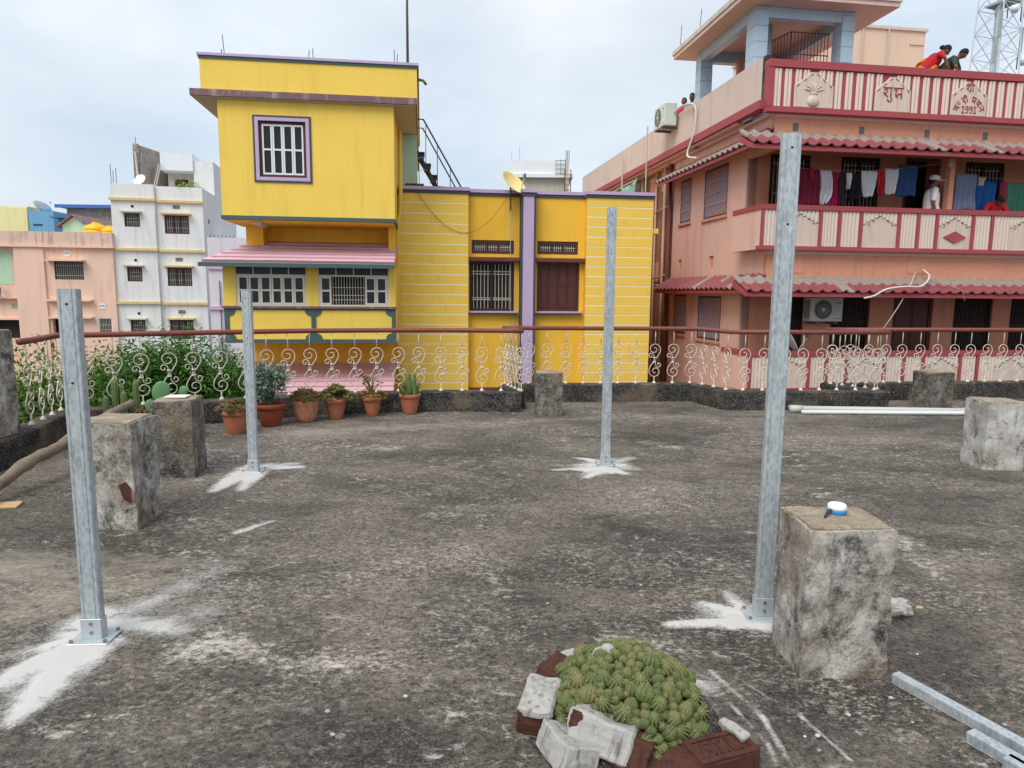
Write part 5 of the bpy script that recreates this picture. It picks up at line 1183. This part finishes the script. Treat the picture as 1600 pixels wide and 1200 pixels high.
# side lane: washing pole, net, antenna
t = thing('drying_pole', 'thin pale pole with cross arm beside the rear pink wall', 'pole', pw((-.42, 9.6, 4.0)), PA)
MB().tube([(0, 0, 0), (0, 0, 2.2)], .03, 6).build('upright', 'bars', t); MB().tube([(-.1, -1.6, 1.15), (0, 0, 1.2), (.05, 1.2, 1.18)], .025, 6).build('cross_arm', 'bars', t)
o = MB().tube([(0, 0, 0), (.0, 0, 2.6)], .022, 6).build('antenna_pole', 'bars', None); o.location = pw((-.5, 6.9, 4.0)); tag(o, 'thin antenna pole beside the rear parapet of the pink house', 'pole')
mm = MB(); n = 10; vs = []
for j in range(9):
    for i in range(n+1):
        p, q = i/n, j/8; vs.append((.03*math.sin(p*9), -1.6*p*(1-.25*q), -1.5*q*(1-.15*p)-.15*math.sin(math.pi*p)*(1-q)))
mm.add(vs, [(j*(n+1)+i, j*(n+1)+i+1, (j+1)*(n+1)+i+1, (j+1)*(n+1)+i) for j in range(8) for i in range(n)])
o = mm.build('mint_cloth', 'net', None, True); o.location = pw((-.44, 9.6, 5.25)); o.rotation_euler[2] = PA; md = o.modifiers.new('thick', 'SOLIDIFY'); md.thickness = .012; tag(o, 'pale mint cloth hung out beside the rear pink wall', 'cloth')

# ------------------------------------------------------------------ people
def remesh(mb, voxel, name, mat, parent, smooth=4):
    me = bpy.data.meshes.new('tmp'); me.from_pydata(mb.v, [], mb.f); o = bpy.data.objects.new('tmp', me); COL.objects.link(o)
    m = o.modifiers.new('r', 'REMESH'); m.mode = 'VOXEL'; m.voxel_size = voxel; m2 = o.modifiers.new('s', 'SMOOTH'); m2.iterations = smooth; m2.factor = .5
    dg = bpy.context.evaluated_depsgraph_get(); ev = o.evaluated_get(dg); nm = bpy.data.meshes.new_from_object(ev); nm.name = name
    bpy.data.objects.remove(o); nm.materials.clear(); nm.materials.append(MATS[mat] if isinstance(mat, str) else mat)
    nm.polygons.foreach_set('use_smooth', [True]*len(nm.polygons)); return link(name, nm, parent)
def cap(mb, a, b, r0_, r1_):
    a, b = Vector(a), Vector(b); mb.tube([a, a.lerp(b, .5), b], [r0_, (r0_+r1_)/2*1.03, r1_], 12); mb.ell(a, r0_, r0_, r0_, 12, 8); mb.ell(b, r1_, r1_, r1_, 12, 8)
def person(label, loc, rz, lean, h, top, bottom, arms, headp=0, hair='bun', skirt=False, drape=None, capm=None, turn=0, group=None):
    t = thing('person', label, 'person', loc, rz, group); k = h/1.7
    T = Vector((0, math.sin(lean), math.cos(lean))); N = Vector((0, math.cos(lean), -math.sin(lean))); X = Vector((1, 0, 0))
    pel = Vector((0, -.10*math.sin(lean), .90*k)); ch = pel+T*.36*k; nk = pel+T*.52*k
    hl = lean+headp; TH = Vector((0, math.sin(hl), math.cos(hl))); FH = Vector((0, math.cos(hl), -math.sin(hl)))
    XH = X.copy()
    if turn: q = Matrix.Rotation(turn, 3, TH); FH = q @ FH; XH = q @ XH
    hd = nk+TH*.155*k; HM = Matrix((XH, FH, TH)).transposed()
    b = MB(); sh = [ch+T*.11*k+X*s*.165*k for s in (-1, 1)]
    cap(b, pel, ch, .135*k, .14*k); cap(b, sh[0], sh[1], .062*k, .062*k); cap(b, nk-T*.05*k, hd-TH*.05*k, .055*k, .05*k)
    for s in (-1, 1):
        hip = pel+X*s*.09*k; kn = Vector((s*.10*k, .03*k, .48*k)); an = Vector((s*.10*k, -.02*k, .08*k)); cap(b, hip, kn, .085*k, .058*k); cap(b, kn, an, .056*k, .038*k); cap(b, an+Vector((0, 0, -.03*k)), an+Vector((0, .15*k, -.045*k)), .036*k, .028*k)
    hands = []
    for i, (el, ha) in enumerate(arms):
        el, ha = Vector(el)*k, Vector(ha)*k; cap(b, sh[i], el, .05*k, .042*k); cap(b, el, ha, .040*k, .028*k); d = (ha-el).normalized(); cap(b, ha+d*.03*k, ha+d*.08*k, .03*k, .028*k)
        sd = d.orthogonal().normalized()
        for f in range(4): cap(b, ha+d*.09*k+sd*(f-1.5)*.018*k, ha+d*(.165-.008*abs(f-1))*k+sd*(f-1.5)*.021*k, .0095*k, .008*k)
        cap(b, ha+d*.05*k+sd*.03*k, ha+d*.10*k+sd*.055*k, .011*k, .009*k)
    b.ell(hd, .076*k, .095*k, .118*k, 16, 12, HM); b.ell(hd+FH*.03*k-TH*.06*k, .052*k, .055*k, .055*k, 12, 8, HM)
    b.ell(hd+FH*.098*k-TH*.015*k, .014*k, .02*k, .024*k, 8, 6, HM)
    for s in (-1, 1): b.ell(hd+XH*s*.077*k-TH*.01*k, .010*k, .022*k, .032*k, 8, 6, HM)
    body = remesh(b, .013*k, 'body', 'skin', t, 3)
    f = MB()
    for s in (-1, 1): f.ell(hd+FH*.087*k+XH*s*.032*k+TH*.012*k, .013*k, .008*k, .007*k, 8, 6, HM); f.box(0, 0, 0, 0, 0, 0) if False else None
    f.build('eyes', 'ink', t, True)
    m_ = MB(); m_.ell(hd+FH*.085*k-TH*.055*k, .024*k, .008*k, .008*k, 8, 6, HM); m_.build('mouth', 'maroonpaint', t, True)
    hr = MB(); hr.ell(hd-FH*.016*k+TH*.022*k, .087*k, .100*k, .112*k, 16, 12, HM)
    if hair == 'bun': hr.ell(hd-FH*.12*k-TH*.03*k, .05*k, .045*k, .055*k, 12, 8, HM)
    elif hair == 'long': hr.ell(hd-FH*.10*k-TH*.10*k, .055*k, .05*k, .12*k, 12, 8, HM)
    # keep hair off the face
    hm = remesh(hr, .013*k, 'hair', 'hair', t, 2)
    bm = bmesh.new(); bm.from_mesh(hm.data)
    bmesh.ops.delete(bm, geom=[v for v in bm.verts if (v.co-hd).dot(FH) > .035*k and (v.co-hd).dot(TH) < .055*k], context='VERTS'); bm.to_mesh(hm.data); bm.free()
    s_ = MB(); cap(s_, pel+T*.02*k, ch+T*.02*k, .158*k, .158*k); cap(s_, sh[0], sh[1], .078*k, .078*k)
    for i, (el, ha) in enumerate(arms): cap(s_, sh[i], sh[i].lerp(Vector(el)*k, .72), .070*k, .062*k)
    if not skirt: s_.ell(pel+N*.045*k+T*.06*k, .14*k, .15*k, .16*k, 14, 10)
    remesh(s_, .016*k, 'top', top, t, 4)
    l_ = MB()
    if skirt:
        cap(l_, pel+T*.03*k, Vector((0, 0, .5*k)), .165*k, .19*k); cap(l_, Vector((0, 0, .5*k)), Vector((0, 0, .16*k)), .19*k, .15*k)
    else:
        for s in (-1, 1): cap(l_, pel+X*s*.085*k, Vector((s*.10*k, .03*k, .48*k)), .105*k, .078*k); cap(l_, Vector((s*.10*k, .03*k, .48*k)), Vector((s*.10*k, -.02*k, .12*k)), .076*k, .06*k)
        cap(l_, pel-X*.06*k, pel+X*.06*k, .135*k, .135*k)
    remesh(l_, .018*k, 'skirt' if skirt else 'trousers', bottom, t, 4)
    if drape:
        d_ = MB(); path = bez([pel+X*.12*k+N*.15*k, pel+T*.2*k+N*.19*k, ch+T*.05*k-X*.05*k+N*.19*k, sh[0]+T*.085*k, sh[0]-N*.16*k-T*.10*k, pel-N*.17*k-X*.05*k+T*.1*k], 14)
        d_.tube(path, [.16*k]*4+[.13*k]*5+[.12*k]*6, 10, flat=.45); remesh(d_, .016*k, 'drape', drape, t, 5)
    if capm:
        c_ = MB(HM.to_4x4()); c_.m.translation = hd+TH*.045*k
        pr = [(.098*k, -.015), (.100*k, .02), (.092*k, .065), (.06*k, .098), (.02*k, .108), (.002, .109)]; c_.m = c_.m @ Matrix.Diagonal((1, 1.12, 1, 1)); c_.lathe(pr, 20); 
        c_.ell((0, .125*k, .0), .075*k, .085*k, .012, 14, 6); c_.build('cap', capm, t, True)
    return t
white_polo = fab('polo', 'efe8ec'); greyt = fab('trouser', '3c3f4a')
person('man in white cap and white polo shirt standing behind the middle balcony rail', pw((3.98, .34, 2.47)), PA-R(112), R(2), 1.74, white_polo, greyt, (((-.22, -.02, 1.10), (-.20, .06, .84)), ((.22, -.02, 1.10), (.20, .06, .84))), R(4), 'short', capm=plain('cap_white', 'd8d6cf', 1, .8))
redsari = fab('redsari', 'b01f2b'); orangesari = fab('orangesari', 'c4761e'); patt = fab('redpattern', 'c8412c')
person('woman in red leaning over the middle balcony in front of the blue sheet', pw((5.55, .46, 2.50)), PA+R(170), R(52), 1.55, redsari, redsari, (((-.30, .36, 1.02), (-.12, .46, .98)), ((.30, .36, 1.02), (.12, .46, .98))), R(18), 'bun', True, patt)
person('woman in red blouse and orange sari leaning over the roof parapet', pw((3.66, .48, 5.60)), PA-R(112), R(44), 1.62, redsari, orangesari, (((-.26, .34, 1.06), (-.22, .36, 1.0)), ((.28, .30, 1.15), (.26, .36, 1.02))), R(10), 'bun', True, orangesari)
person('person in dark green top leaning over the roof parapet beside the orange sari', pw((4.10, .50, 5.61)), PA-R(140), R(46), 1.52, fab('dkgreen', '3b4a44'), greyt, (((-.26, .34, 1.0), (-.22, .36, .96)), ((.26, .34, 1.0), (.24, .36, .96))), R(14), 'short')
person('woman in pink top looking over the parapet beside the grey air conditioner', pw((.12, 5.55, 5.52)), PA+R(140), R(6), 1.58, fab('hotpink', 'c02050'), greyt, (((-.22, .1, 1.1), (-.18, .22, 1.12)), ((.22, .1, 1.1), (.18, .22, 1.12))), R(4), 'long', True)
person('person half hidden behind the rear pale blue column', pw((.18, 5.12, 5.50)), PA+R(130), R(4), 1.62, fab('paleblue', 'a9b4bf'), greyt, (((-.22, .05, 1.1), (-.20, .2, 1.12)), ((.22, .05, 1.1), (.20, .2, 1.12))), R(4), 'short')

# ================================================================== houses on the left
Wh = thing('white_house', 'tall white house with buff bands and barred windows, left of the yellow house', 'house', (-19.5, 34, G), R(12), None, ZB)
WA = [(.5, 1.2, 4.55, 5.2), (.48, 1.16, 1.9, 2.61), (.49, 1.16, -.72, 0)]; WBs = [(2.27, 3.4, 4.27, 5.17), (2.27, 3.41, 1.7, 2.61), (2.26, 3.36, -.97, 0)]
c = MB(); c.holes(-.05, 1.9, G, 6.6, -.12, .2, WA); c.holes(1.9, 4.08, G, 6.55, 0.03, .2, WBs); c.box(-.05, 4.08, .25, 9, G, 5.9); c.box(3.88, 4.08, .2, 9, 5.9, 6.55); c.box(-.05, .15, .2, 9, 5.9, 6.6); c.build('wall', 'whitewall', Wh)
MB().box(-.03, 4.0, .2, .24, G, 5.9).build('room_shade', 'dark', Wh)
for z in (5.86, 3.46, .86): MB().box(-.10, 1.95, -.24, .1, z-.06, z+.06).build('string_band', 'buff', Wh); MB().box(1.95, 4.12, -.08, .1, z-.09, z+.03).build('string_band', 'buff', Wh)
for w_ in WA:
    window(Wh, FRONT, *w_, -.04, 'grille', 'brown', 'bars', 6, (.33, .66), 'glassb', .06, 1); MB().box(w_[0]-.12, w_[1]+.12, -.38, -.12, w_[3]+.03, w_[3]+.09).build('sunshade', 'slabedge', Wh)
    MB().tube([(.9, -.13, w_[3]+.33), (.9, -.08, w_[3]+.33)], .07, 14).build('round_vent', 'dark', Wh)
for w_ in WBs:
    window(Wh, FRONT, *w_, .1, 'grille', 'brown', 'bars', 10, (.3, .7), 'glassb', .06, 3); MB().box(w_[0]-.12, w_[1]+.12, -.25, .03, w_[3]+.03, w_[3]+.10).build('sunshade', 'buff', Wh)
    v_ = MB().box(2.68, 3.02, .015, .03, w_[3]+.32, w_[3]+.5).build('vent_block', 'acgrille', Wh)
    g = MB()
    for i in range(6): g.box(2.70+i*.055, 2.73+i*.055, .0, .015, w_[3]+.33, w_[3]+.49)
    stuff(g.build('vent_slat', 'acdark', v_))
MB(SIDER(4.08, 0)).box(1.1, 1.4, -.01, .005, 4.9, 5.15).build('side_vent', 'acdark', Wh)
MB().box(4.08, 5.2, 2.6, 9, G, 4.3).build('rear_wing', 'whitewall', Wh)
# rooftop structure: side walls, white slab, plant
c = MB(); c.hexa([(.3, 3, 5.9), (.5, 3, 5.9), (1.6, 6.5, 5.9), (1.4, 6.5, 5.9), (.3, 3, 9.0), (.5, 3, 9.0), (1.6, 6.5, 9.0), (1.4, 6.5, 9.0)]); c.build('roof_screen_wall', 'greybrick', Wh)
MB().box(.2, .46, 2.86, 3.0, 5.9, 9.05).build('roof_column', 'pillar', Wh)
MB().box(1.45, 3.05, 3.0, 6.4, 7.8, 8.7).build('roof_water_box', 'whitefar', Wh); MB().box(3.055, 4.05, 3.1, 6.4, 5.9, 8.35).build('roof_side_wall', 'whitewall', Wh)
MB().box(1.5, 3.0, 4.2, 6.4, 5.9, 7.795).build('stair_head', 'slabedge', Wh); MB().box(1.85, 2.5, 4.15, 4.2, 7.0, 7.5).build('stair_window', 'brown', Wh)
for x, y, h_ in ((-.0, 0, .9), (.1, 0, .6), (.2, .1, .75), (.35, 2.9, .35)): MB().tube([(x, y, 6.6 if y < 1 else 9.05), (x, y, (6.6 if y < 1 else 9.05)+h_)], .014, 5).build('rebar_stub', 'iron', Wh)
MB().tube([(.42, 2.8, 6.6), (.33, 2.8, 8.6)], .05, 8).build('down_pipe', 'slabedge', Wh)
g = MB()
for i in range(2): g.tube([(1.15+i*.1, 2.4, 6.5), (1.42+i*.1, 2.9, 8.1)], .03, 5)
g.build('roof_ladder', 'bars', Wh)
def ww(p): return Matrix.Translation((-19.5, 34, 0)) @ Matrix.Rotation(R(12), 4, 'Z') @ Vector(p)
dish('small white dish on the white house roof', ww((.85, 1.6, 6.3)), R(-10), R(60), .32, 'drum', mast=.7)
t = thing('roof_plant', 'spiky green plant on the white house roof', 'plant', ww((3.25, .8, 6.2)), 0)
m_ = MB(); r_ = random.Random(4)
for i in range(70):
    a = r_.uniform(0, 6.28); L_ = r_.uniform(.5, 1.0); ux, uy = math.cos(a), math.sin(a); e = r_.uniform(.25, .75)
    P_ = bez([(0, 0, .1), (ux*L_*.35, uy*L_*.35, L_*.9*e+.45), (ux*L_*.95, uy*L_*.95, .25+L_*.5*e)], 5)
    for p0, p1 in zip(P_[:-1], P_[1:]):
        s2 = Vector((-uy, ux, 0))*.025; m_.add([tuple(p0-s2), tuple(p0+s2), tuple(p1+s2), tuple(p1-s2)], [(0, 1, 2, 3)])
m_.build('leaves', 'palm', t); MB().lathe([(.2, -.3), (.26, .12), (.2, .12)], 12).build('pot', 'slabedge', t)

Qh = thing('peach_house', 'peach house with stained parapet at the left edge', 'house', (-24.4, 33, G), R(8), None, ZB)
QW = (2.26, 3.57, 1.96, 2.83)
c = MB(); c.holes(1.86, 4.95, G, 3.5, .05, .3, [QW, (4.06, 4.71, -.75, .1), (2.0, 2.9, -.9, .05)]); c.box(.55, 1.86, -.05, .3, G, 3.5); c.holes(-6, .55, G, 3.5, .25, .4, [(-.6, .5, -.9, .0)]); c.box(-6, 4.95, .45, 10, G, 3.4); c.build('wall', 'peach', Qh)
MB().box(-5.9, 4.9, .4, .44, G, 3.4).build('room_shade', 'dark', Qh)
MB().box(-6, 4.99, -.02, .2, 3.58, 4.22).build('parapet', 'peachtop', Qh); MB().box(4.79, 4.99, .2, 10, 3.58, 4.22).build('parapet', 'peachtop', Qh); MB().box(-6, 5.05, -.14, .3, 3.48, 3.58).build('cornice', 'peach', Qh)
for x in (1.83, -1.5): MB().box(x-.04, x+.04, -.04, -.015, 3.58, 4.22).build('parapet_pier', 'peachtop', Qh)
window(Qh, FRONT, *QW, .10, 'grille', 'brown', 'bars', 13, (.2, .8), 'glassb', .03, 1); MB().box(2.0, 3.69, -.35, .05, 2.83, 2.90).build('sunshade', 'peach', Qh)
window(Qh, FRONT, 4.06, 4.71, -.75, .1, .09, 'grille', 'white', 'bars', 8, (.3, .6), 'dark', .04, 1)
for x, z in ((2.88, 3.2), (4.3, .68)):
    v_ = MB().box(x-.14, x+.14, .03, .05, z-.14, z+.14).build('vent_block', 'white', Qh)
    for i in range(3): MB().box(x-.09+i*.07, x-.05+i*.07, .02, .03, z-.02+(.03 if i == 1 else 0), z+.05).build('vent_hole', 'acdark', v_)
MB().box(.12, .4, .235, .25, .55, .78).build('vent_block', 'acgrille', Qh)
for z in (.95, .12): MB().box(1.9, 3.9, -.2, .05, z-.04, z+.05).build('ledge', 'peach', Qh)
for z in (1.02, 0.0): MB().box(-3, .55, .0, .25, z, z+.08).build('ledge', 'peach', Qh)
MB().box(-3, .3, .24, .25, 1.7, 3.3).build('green_mural_panel', 'palegreen', Qh)
dish('small grey dish on the peach house wall', Matrix.Translation((-24.4, 33, 0)) @ Matrix.Rotation(R(8), 4, 'Z') @ Vector((-.15, -.1, 1.05)), R(-50), R(70), .22, 'dishg', mast=.5)
# lilac annex between the white and yellow houses
Lh = thing('lilac_annex', 'narrow pale lilac wall between the white and yellow houses', 'house', (-12.35, 28, G), R(8), None, ZB)
MB().box(0, 4.0, 0, 5, G, 3.62).build('wall', 'lilacw' if 'lilacw' in MATS else paint('pale_lilac_wall', 'd3cfe0', 1, .05, .25), Lh); MB().box(-.03, 4.0, -.08, 0, 2.35, 2.5).build('ledge', 'lilac', Lh); MB().box(-.03, 4.0, -.08, 0, .72, .86).build('ledge', 'lilac', Lh)
MB().tube([(.42, -.06, G), (.42, -.06, 1.9)], .02, 6).build('conduit', 'iron', Lh)
for i in range(7): MB().tube([(.1+i*.15, .1, 3.6), (.12+i*.15, .1, 3.72)], .015, 4).build('rebar_stub', 'iron', Lh)
# far houses
def far_house(name, label, u0, u1, vt, Y, dep, mat, rz=0, cat='house'):
    a, b = onY(u0, vt, Y), onY(u1, vt, Y); t = thing(name, label, cat, (a.x, Y, G), rz, None, ZB); MB().box(0, b.x-a.x, 0, dep, G, a.z).build('wall', mat, t); return t, b.x-a.x, a.z
t, w_, z_ = far_house('pale_yellow_house', 'pale yellow house far left behind the peach parapet', -60, 45, 322, 58, 10, 'paleyellow', R(-2))
MB().box(-.1, w_*.72, -.4, 0, z_-2.7, z_-2.45).build('ledge', 'mauve', t); MB().box(w_*.73, w_+.05, -.15, 0, G, z_-.1).build('corner_pier', 'paleyellow', t)
MB().box(w_*.62, w_*.66, -.03, 0, z_-3.5, z_-3.0).build('vent_block', 'acdark', t); o = MB().box(w_*.55, w_*.7, -.05, 0, z_-5.0, z_-4.1).build('window', 'acdark', t); MB().box(w_*.52, w_*.72, -.4, 0, z_-4.05, z_-3.95).build('sunshade', 'mauve', o)
t, w_, z_ = far_house('blue_house', 'sky blue house far left beside the pale yellow one', 44, 80, 329, 57, 9, 'bluewall', R(8))
MB().box(-.05, w_+.3, -.35, 0, z_-1.9, z_-1.75).build('ledge', 'mauve', t); MB().box(.3, 1.0, -.02, 0, z_-1.2, z_-1.05).build('slot_vent', 'darktrim', t)
dish('white dish on the far blue house roof', (onY(64, 322, 58).x, 58, onY(64, 328, 58).z-.8), R(160), R(40), .8, 'drum', mast=.9)
t, w_, z_ = far_house('grey_block_house', 'unplastered grey block house with blue roof sheets', 104, 190, 325, 52, 9, 'greybrick', R(2))
for i in range(5): MB().box(-.5+i*(w_+.8)/5, -.5+(i+1)*(w_+.8)/5-.03, -.6, 9, z_+.02, z_+.13+.02*(i % 2)).build('roof_sheet', 'bluesheet' if i < 2 else 'whitefar', t)
MB().box(-.5, w_+.3, -.62, -.6, z_-.05, z_+.2).build('fascia', 'bluesheet', t)
for j in range(8):
    for i in range(12): MB().box(i*w_/12+.02+(.17 if j % 2 else 0), (i+1)*w_/12-.02+(.17 if j % 2 and i < 11 else 0), -.02, 0, z_-.28-j*.26, z_-.06-j*.26).build('block', 'greybrick', t)
t = thing('green_gable_house', 'small pale green gabled house below the grey block wall', 'house', (onY(97, 352, 44).x, 44, G), R(4), None, ZB)
gw = onY(134, 352, 44).x-onY(97, 352, 44).x; gz = onY(97, 352, 44).z
MB().prism([(0, G), (gw, G), (gw, gz), (gw/2, gz+.55), (0, gz)], 0, 6).build('wall', 'palegreen', t)
for s in (0, 1):
    xa, xb = (-.25, gw/2) if s == 0 else (gw/2, gw+.6); za, zb_ = (gz-.15, gz+.6) if s == 0 else (gz+.6, gz-.3)
    MB().hexa([(xa, -.25, za), (xb, -.25, zb_), (xb, 6, zb_), (xa, 6, za), (xa, -.25, za+.1), (xb, -.25, zb_+.1), (xb, 6, zb_+.1), (xa, 6, za+.1)]).build('roof', 'mauve', t)
def tank(label, u, vt, Y, r, h):
    p = onY(u, vt, Y); t = thing('water_tank', label, 'water tank', (p.x, Y, p.z-h), 0, 'yellow water tanks')
    pr = [(r*.97, 0)]
    for i in range(5): z = h*.8*(i+1)/5; pr += [(r, z-h*.13), (r, z-h*.04), (r*.95, z-h*.02), (r*.95, z)]
    pr += [(r*.8, h*.88), (r*.4, h*.95), (r*.38, h), (.02, h)]
    MB().lathe(pr, 24).build('shell', 'tank', t, True); MB().lathe([(r*.3, h), (r*.3, h*1.05), (.02, h*1.06)], 16).build('lid', 'tank', t, True)
    MB().box(-r, r, -r, r, -3.0, 0).build('stand', 'peachtop', t)
    return t
tank('large yellow water tank behind the peach parapet', 150, 349, 38, .62, 1.1); tank('smaller yellow water tank next to the white house', 172, 354, 38, .5, .9)
t, w_, z_ = far_house('blue_hut', 'tiny blue rooftop hut far away left of the grey block house', 91, 101, 341, 50, 3, 'bluesheet')
MB().box(-.4, w_+.4, -.3, 3, z_, z_+.1).build('roof_sheet', 'bluesheet', t)
# white building behind the yellow roof
t, w_, z_ = far_house('white_far_house', 'white flat roofed house seen over the yellow parapet', 797, 886, 278, 45, 8, 'soffit')
MB().box(-.05, w_+.35, -.35, 8, z_, z_+.22).build('roof_slab', 'whitefar', t); MB().box(-.05, w_-.15, -.2, 7, z_+.22, z_+1.05).build('parapet', 'whitefar', t)
MB().box(w_-.14, w_+.1, -.3, 0, z_-2.5, z_+.9).build('column', 'slabedge', t)
for i in range(3): MB().tube([(w_-.1+i*.09, -.15, z_+.9), (w_-.1+i*.1, -.15, z_+1.7)], .02, 5).build('rebar_stub', 'iron', t)
ld = MB()
for x in (-.18, .2): ld.tube([(w_+x, -.45, z_-2.5), (w_+x, -.45, z_+.5)], .03, 5)
for k in range(9): ld.tube([(w_-.18, -.45, z_-2.4+k*.32), (w_+.2, -.45, z_-2.4+k*.32)], .02, 5)
ld.build('ladder', 'maroonpaint', t)
g = MB()
for x in (0, .3, .6): g.tube([(w_-.75+x, -.4, z_+.2), (w_-.75+x, -.4, z_+1.1)], .02, 4)
for k in range(4): g.tube([(w_-.75, -.4, z_+.25+k*.26), (w_-.15, -.4, z_+.25+k*.26)], .02, 4)
g.build('rail_frame', 'acdark', t)
for x, h_ in ((.1, .6), (.6, .9)): MB().tube([(x, 0, z_+1.05), (x, 0, z_+1.05+h_)], .012, 4).build('antenna', 'iron', t)

# ------------------------------------------------------------------ telecom tower
TY = 60.0; bx, tx_ = 40.0, 40.0; t = thing('telecom_tower', 'grey lattice telecom tower with dish antennas at the upper right', 'tower', (40.05, TY, G), R(20))
def hw(z): return 1.22-.026*(z-20.6)
legs = [(-1, -1), (1, -1), (1, 1), (-1, 1)]; z0_, z1_ = G, 31.0
for sx, sy in legs: MB().tube([(sx*hw(z0_), sy*hw(z0_), 0), (sx*hw(z1_), sy*hw(z1_), z1_-G)], .06, 6).build('leg', 'tower', t)
zs = [z0_+i*(z1_-z0_)/18 for i in range(19)]
for i in range(18):
    for k in range(4):
        (ax, ay), (bx_, by_) = legs[k], legs[(k+1) % 4]; za, zb_ = zs[i], zs[i+1]; A = Vector((ax*hw(za), ay*hw(za), za-G)); B = Vector((bx_*hw(za), by_*hw(za), za-G)); C2 = Vector((ax*hw(zb_), ay*hw(zb_), zb_-G)); D2 = Vector((bx_*hw(zb_), by_*hw(zb_), zb_-G))
        if zb_ > 16:
            MB().tube([A, D2], .028, 4).build('brace', 'tower', t); MB().tube([B, C2], .028, 4).build('brace', 'tower', t); MB().tube([A, B], .028, 4).build('cross_bar', 'tower', t)
MB().box(-.16, .16, -.1, .1, 0, z1_-G).build('cable_tray', 'tower', t)
MB().box(-.5, 1.2, -1.0, 1.0, 25.5-G, 25.62-G).build('platform', 'acgrille', t)
for x, y, z, r in ((-.4, -1.25, 24.6, .32), (1.55, -1.0, 24.7, .5), (1.5, -1.1, 20.9, .4)):
    o = MB().tube([(x, y, z-G), (x+.25, y-.75*r*1.6, z-G)], [r*.95, r], 18).build('antenna_drum', 'drum', t, True); MB().tube([(x-.05, y+.25, z-G-.6), (x-.05, y+.25, z-G+.6)], .05, 6).build('drum_mount', 'acdark', o)
for x, y, z in ((-1.6, -1.1, 21.4), (-1.45, -1.2, 23.4), (1.6, -.9, 22.6)): MB().box(x-.1, x+.1, y-.08, y+.08, z-G-1.0, z-G+1.0).build('panel_antenna', 'acgrille', t)

# ------------------------------------------------------------------ trees and bushes beyond the railing
def tree(label, c, rad, n, size, mats, seed, name='leafy_tree', cat='tree', trunk=.09, lumps=12):
    c = Vector(c); t = thing(name, label, cat, (c.x, c.y, G), 0, 'greenery beyond the railing'); cz = c.z-G; r = random.Random(seed)
    m_ = MB(); m_.tube(bez([(0, 0, 0), (.1, .05, cz*.4), (0, 0, cz*.9)], 8), [trunk*(1-.07*i) for i in range(9)], 8)
    for i in range(9):
        a = r.uniform(0, 6.28); z = cz*r.uniform(.6, .9); tip = Vector((rad[0]*.75*math.cos(a), rad[1]*.75*math.sin(a), cz+rad[2]*r.uniform(-.3, .7))); m_.tube(bez([(0, 0, z), (tip.x*.4, tip.y*.4, (z+tip.z)/2+.1), tip], 6), [trunk*.45*(1-.13*k) for k in range(7)], 5)
    m_.build('trunk', 'bark', t, True)
    for i, mt in enumerate(mats): leafcloud((0, 0, cz), rad, n//len(mats), size, seed+i*7, lumps=lumps).build('crown', mt, t)
    return t
p = onY(285, 590, 10.6); tree('dense dark green tree right of the white house, behind the scrolls', (p.x, 10.6, -.10), (1.2, .9, 1.0), 32000, .075, ('leaf', 'leafdk'), 3, lumps=26)
p = onY(215, 600, 11.5); tree('broad green tree behind the column cacti', (p.x, 11.5, -.35), (1.25, .8, .95), 24000, .075, ('leafdk', 'leaf'), 31, lumps=20)
p = onY(120, 625, 10.2); tree('lower bush behind the nearest left post', (p.x, 10.2, -.75), (1.0, .8, .85), 7000, .08, ('leafdk', 'leaf'), 5)
p = onY(60, 590, 9.4); tree('pale leafed sparse tree at the left beyond the tall stub', (p.x, 9.4, .05), (.75, .7, .75), 2400, .085, ('leaflt', 'leaf'), 8, lumps=14)
p = onY(230, 660, 9.8); tree('low light green shrub close below the railing', (p.x, 9.8, -1.0), (1.6, .7, .6), 6000, .075, ('leaflt', 'leaf'), 12, 'leafy_shrub', 'shrub', .04)
p = onY(350, 575, 12.4); tree('small grey-green tree against the yellow balcony corner', (p.x, 12.4, -.15), (.5, .5, .75), 2600, .08, ('succg', 'leafdk'), 15)
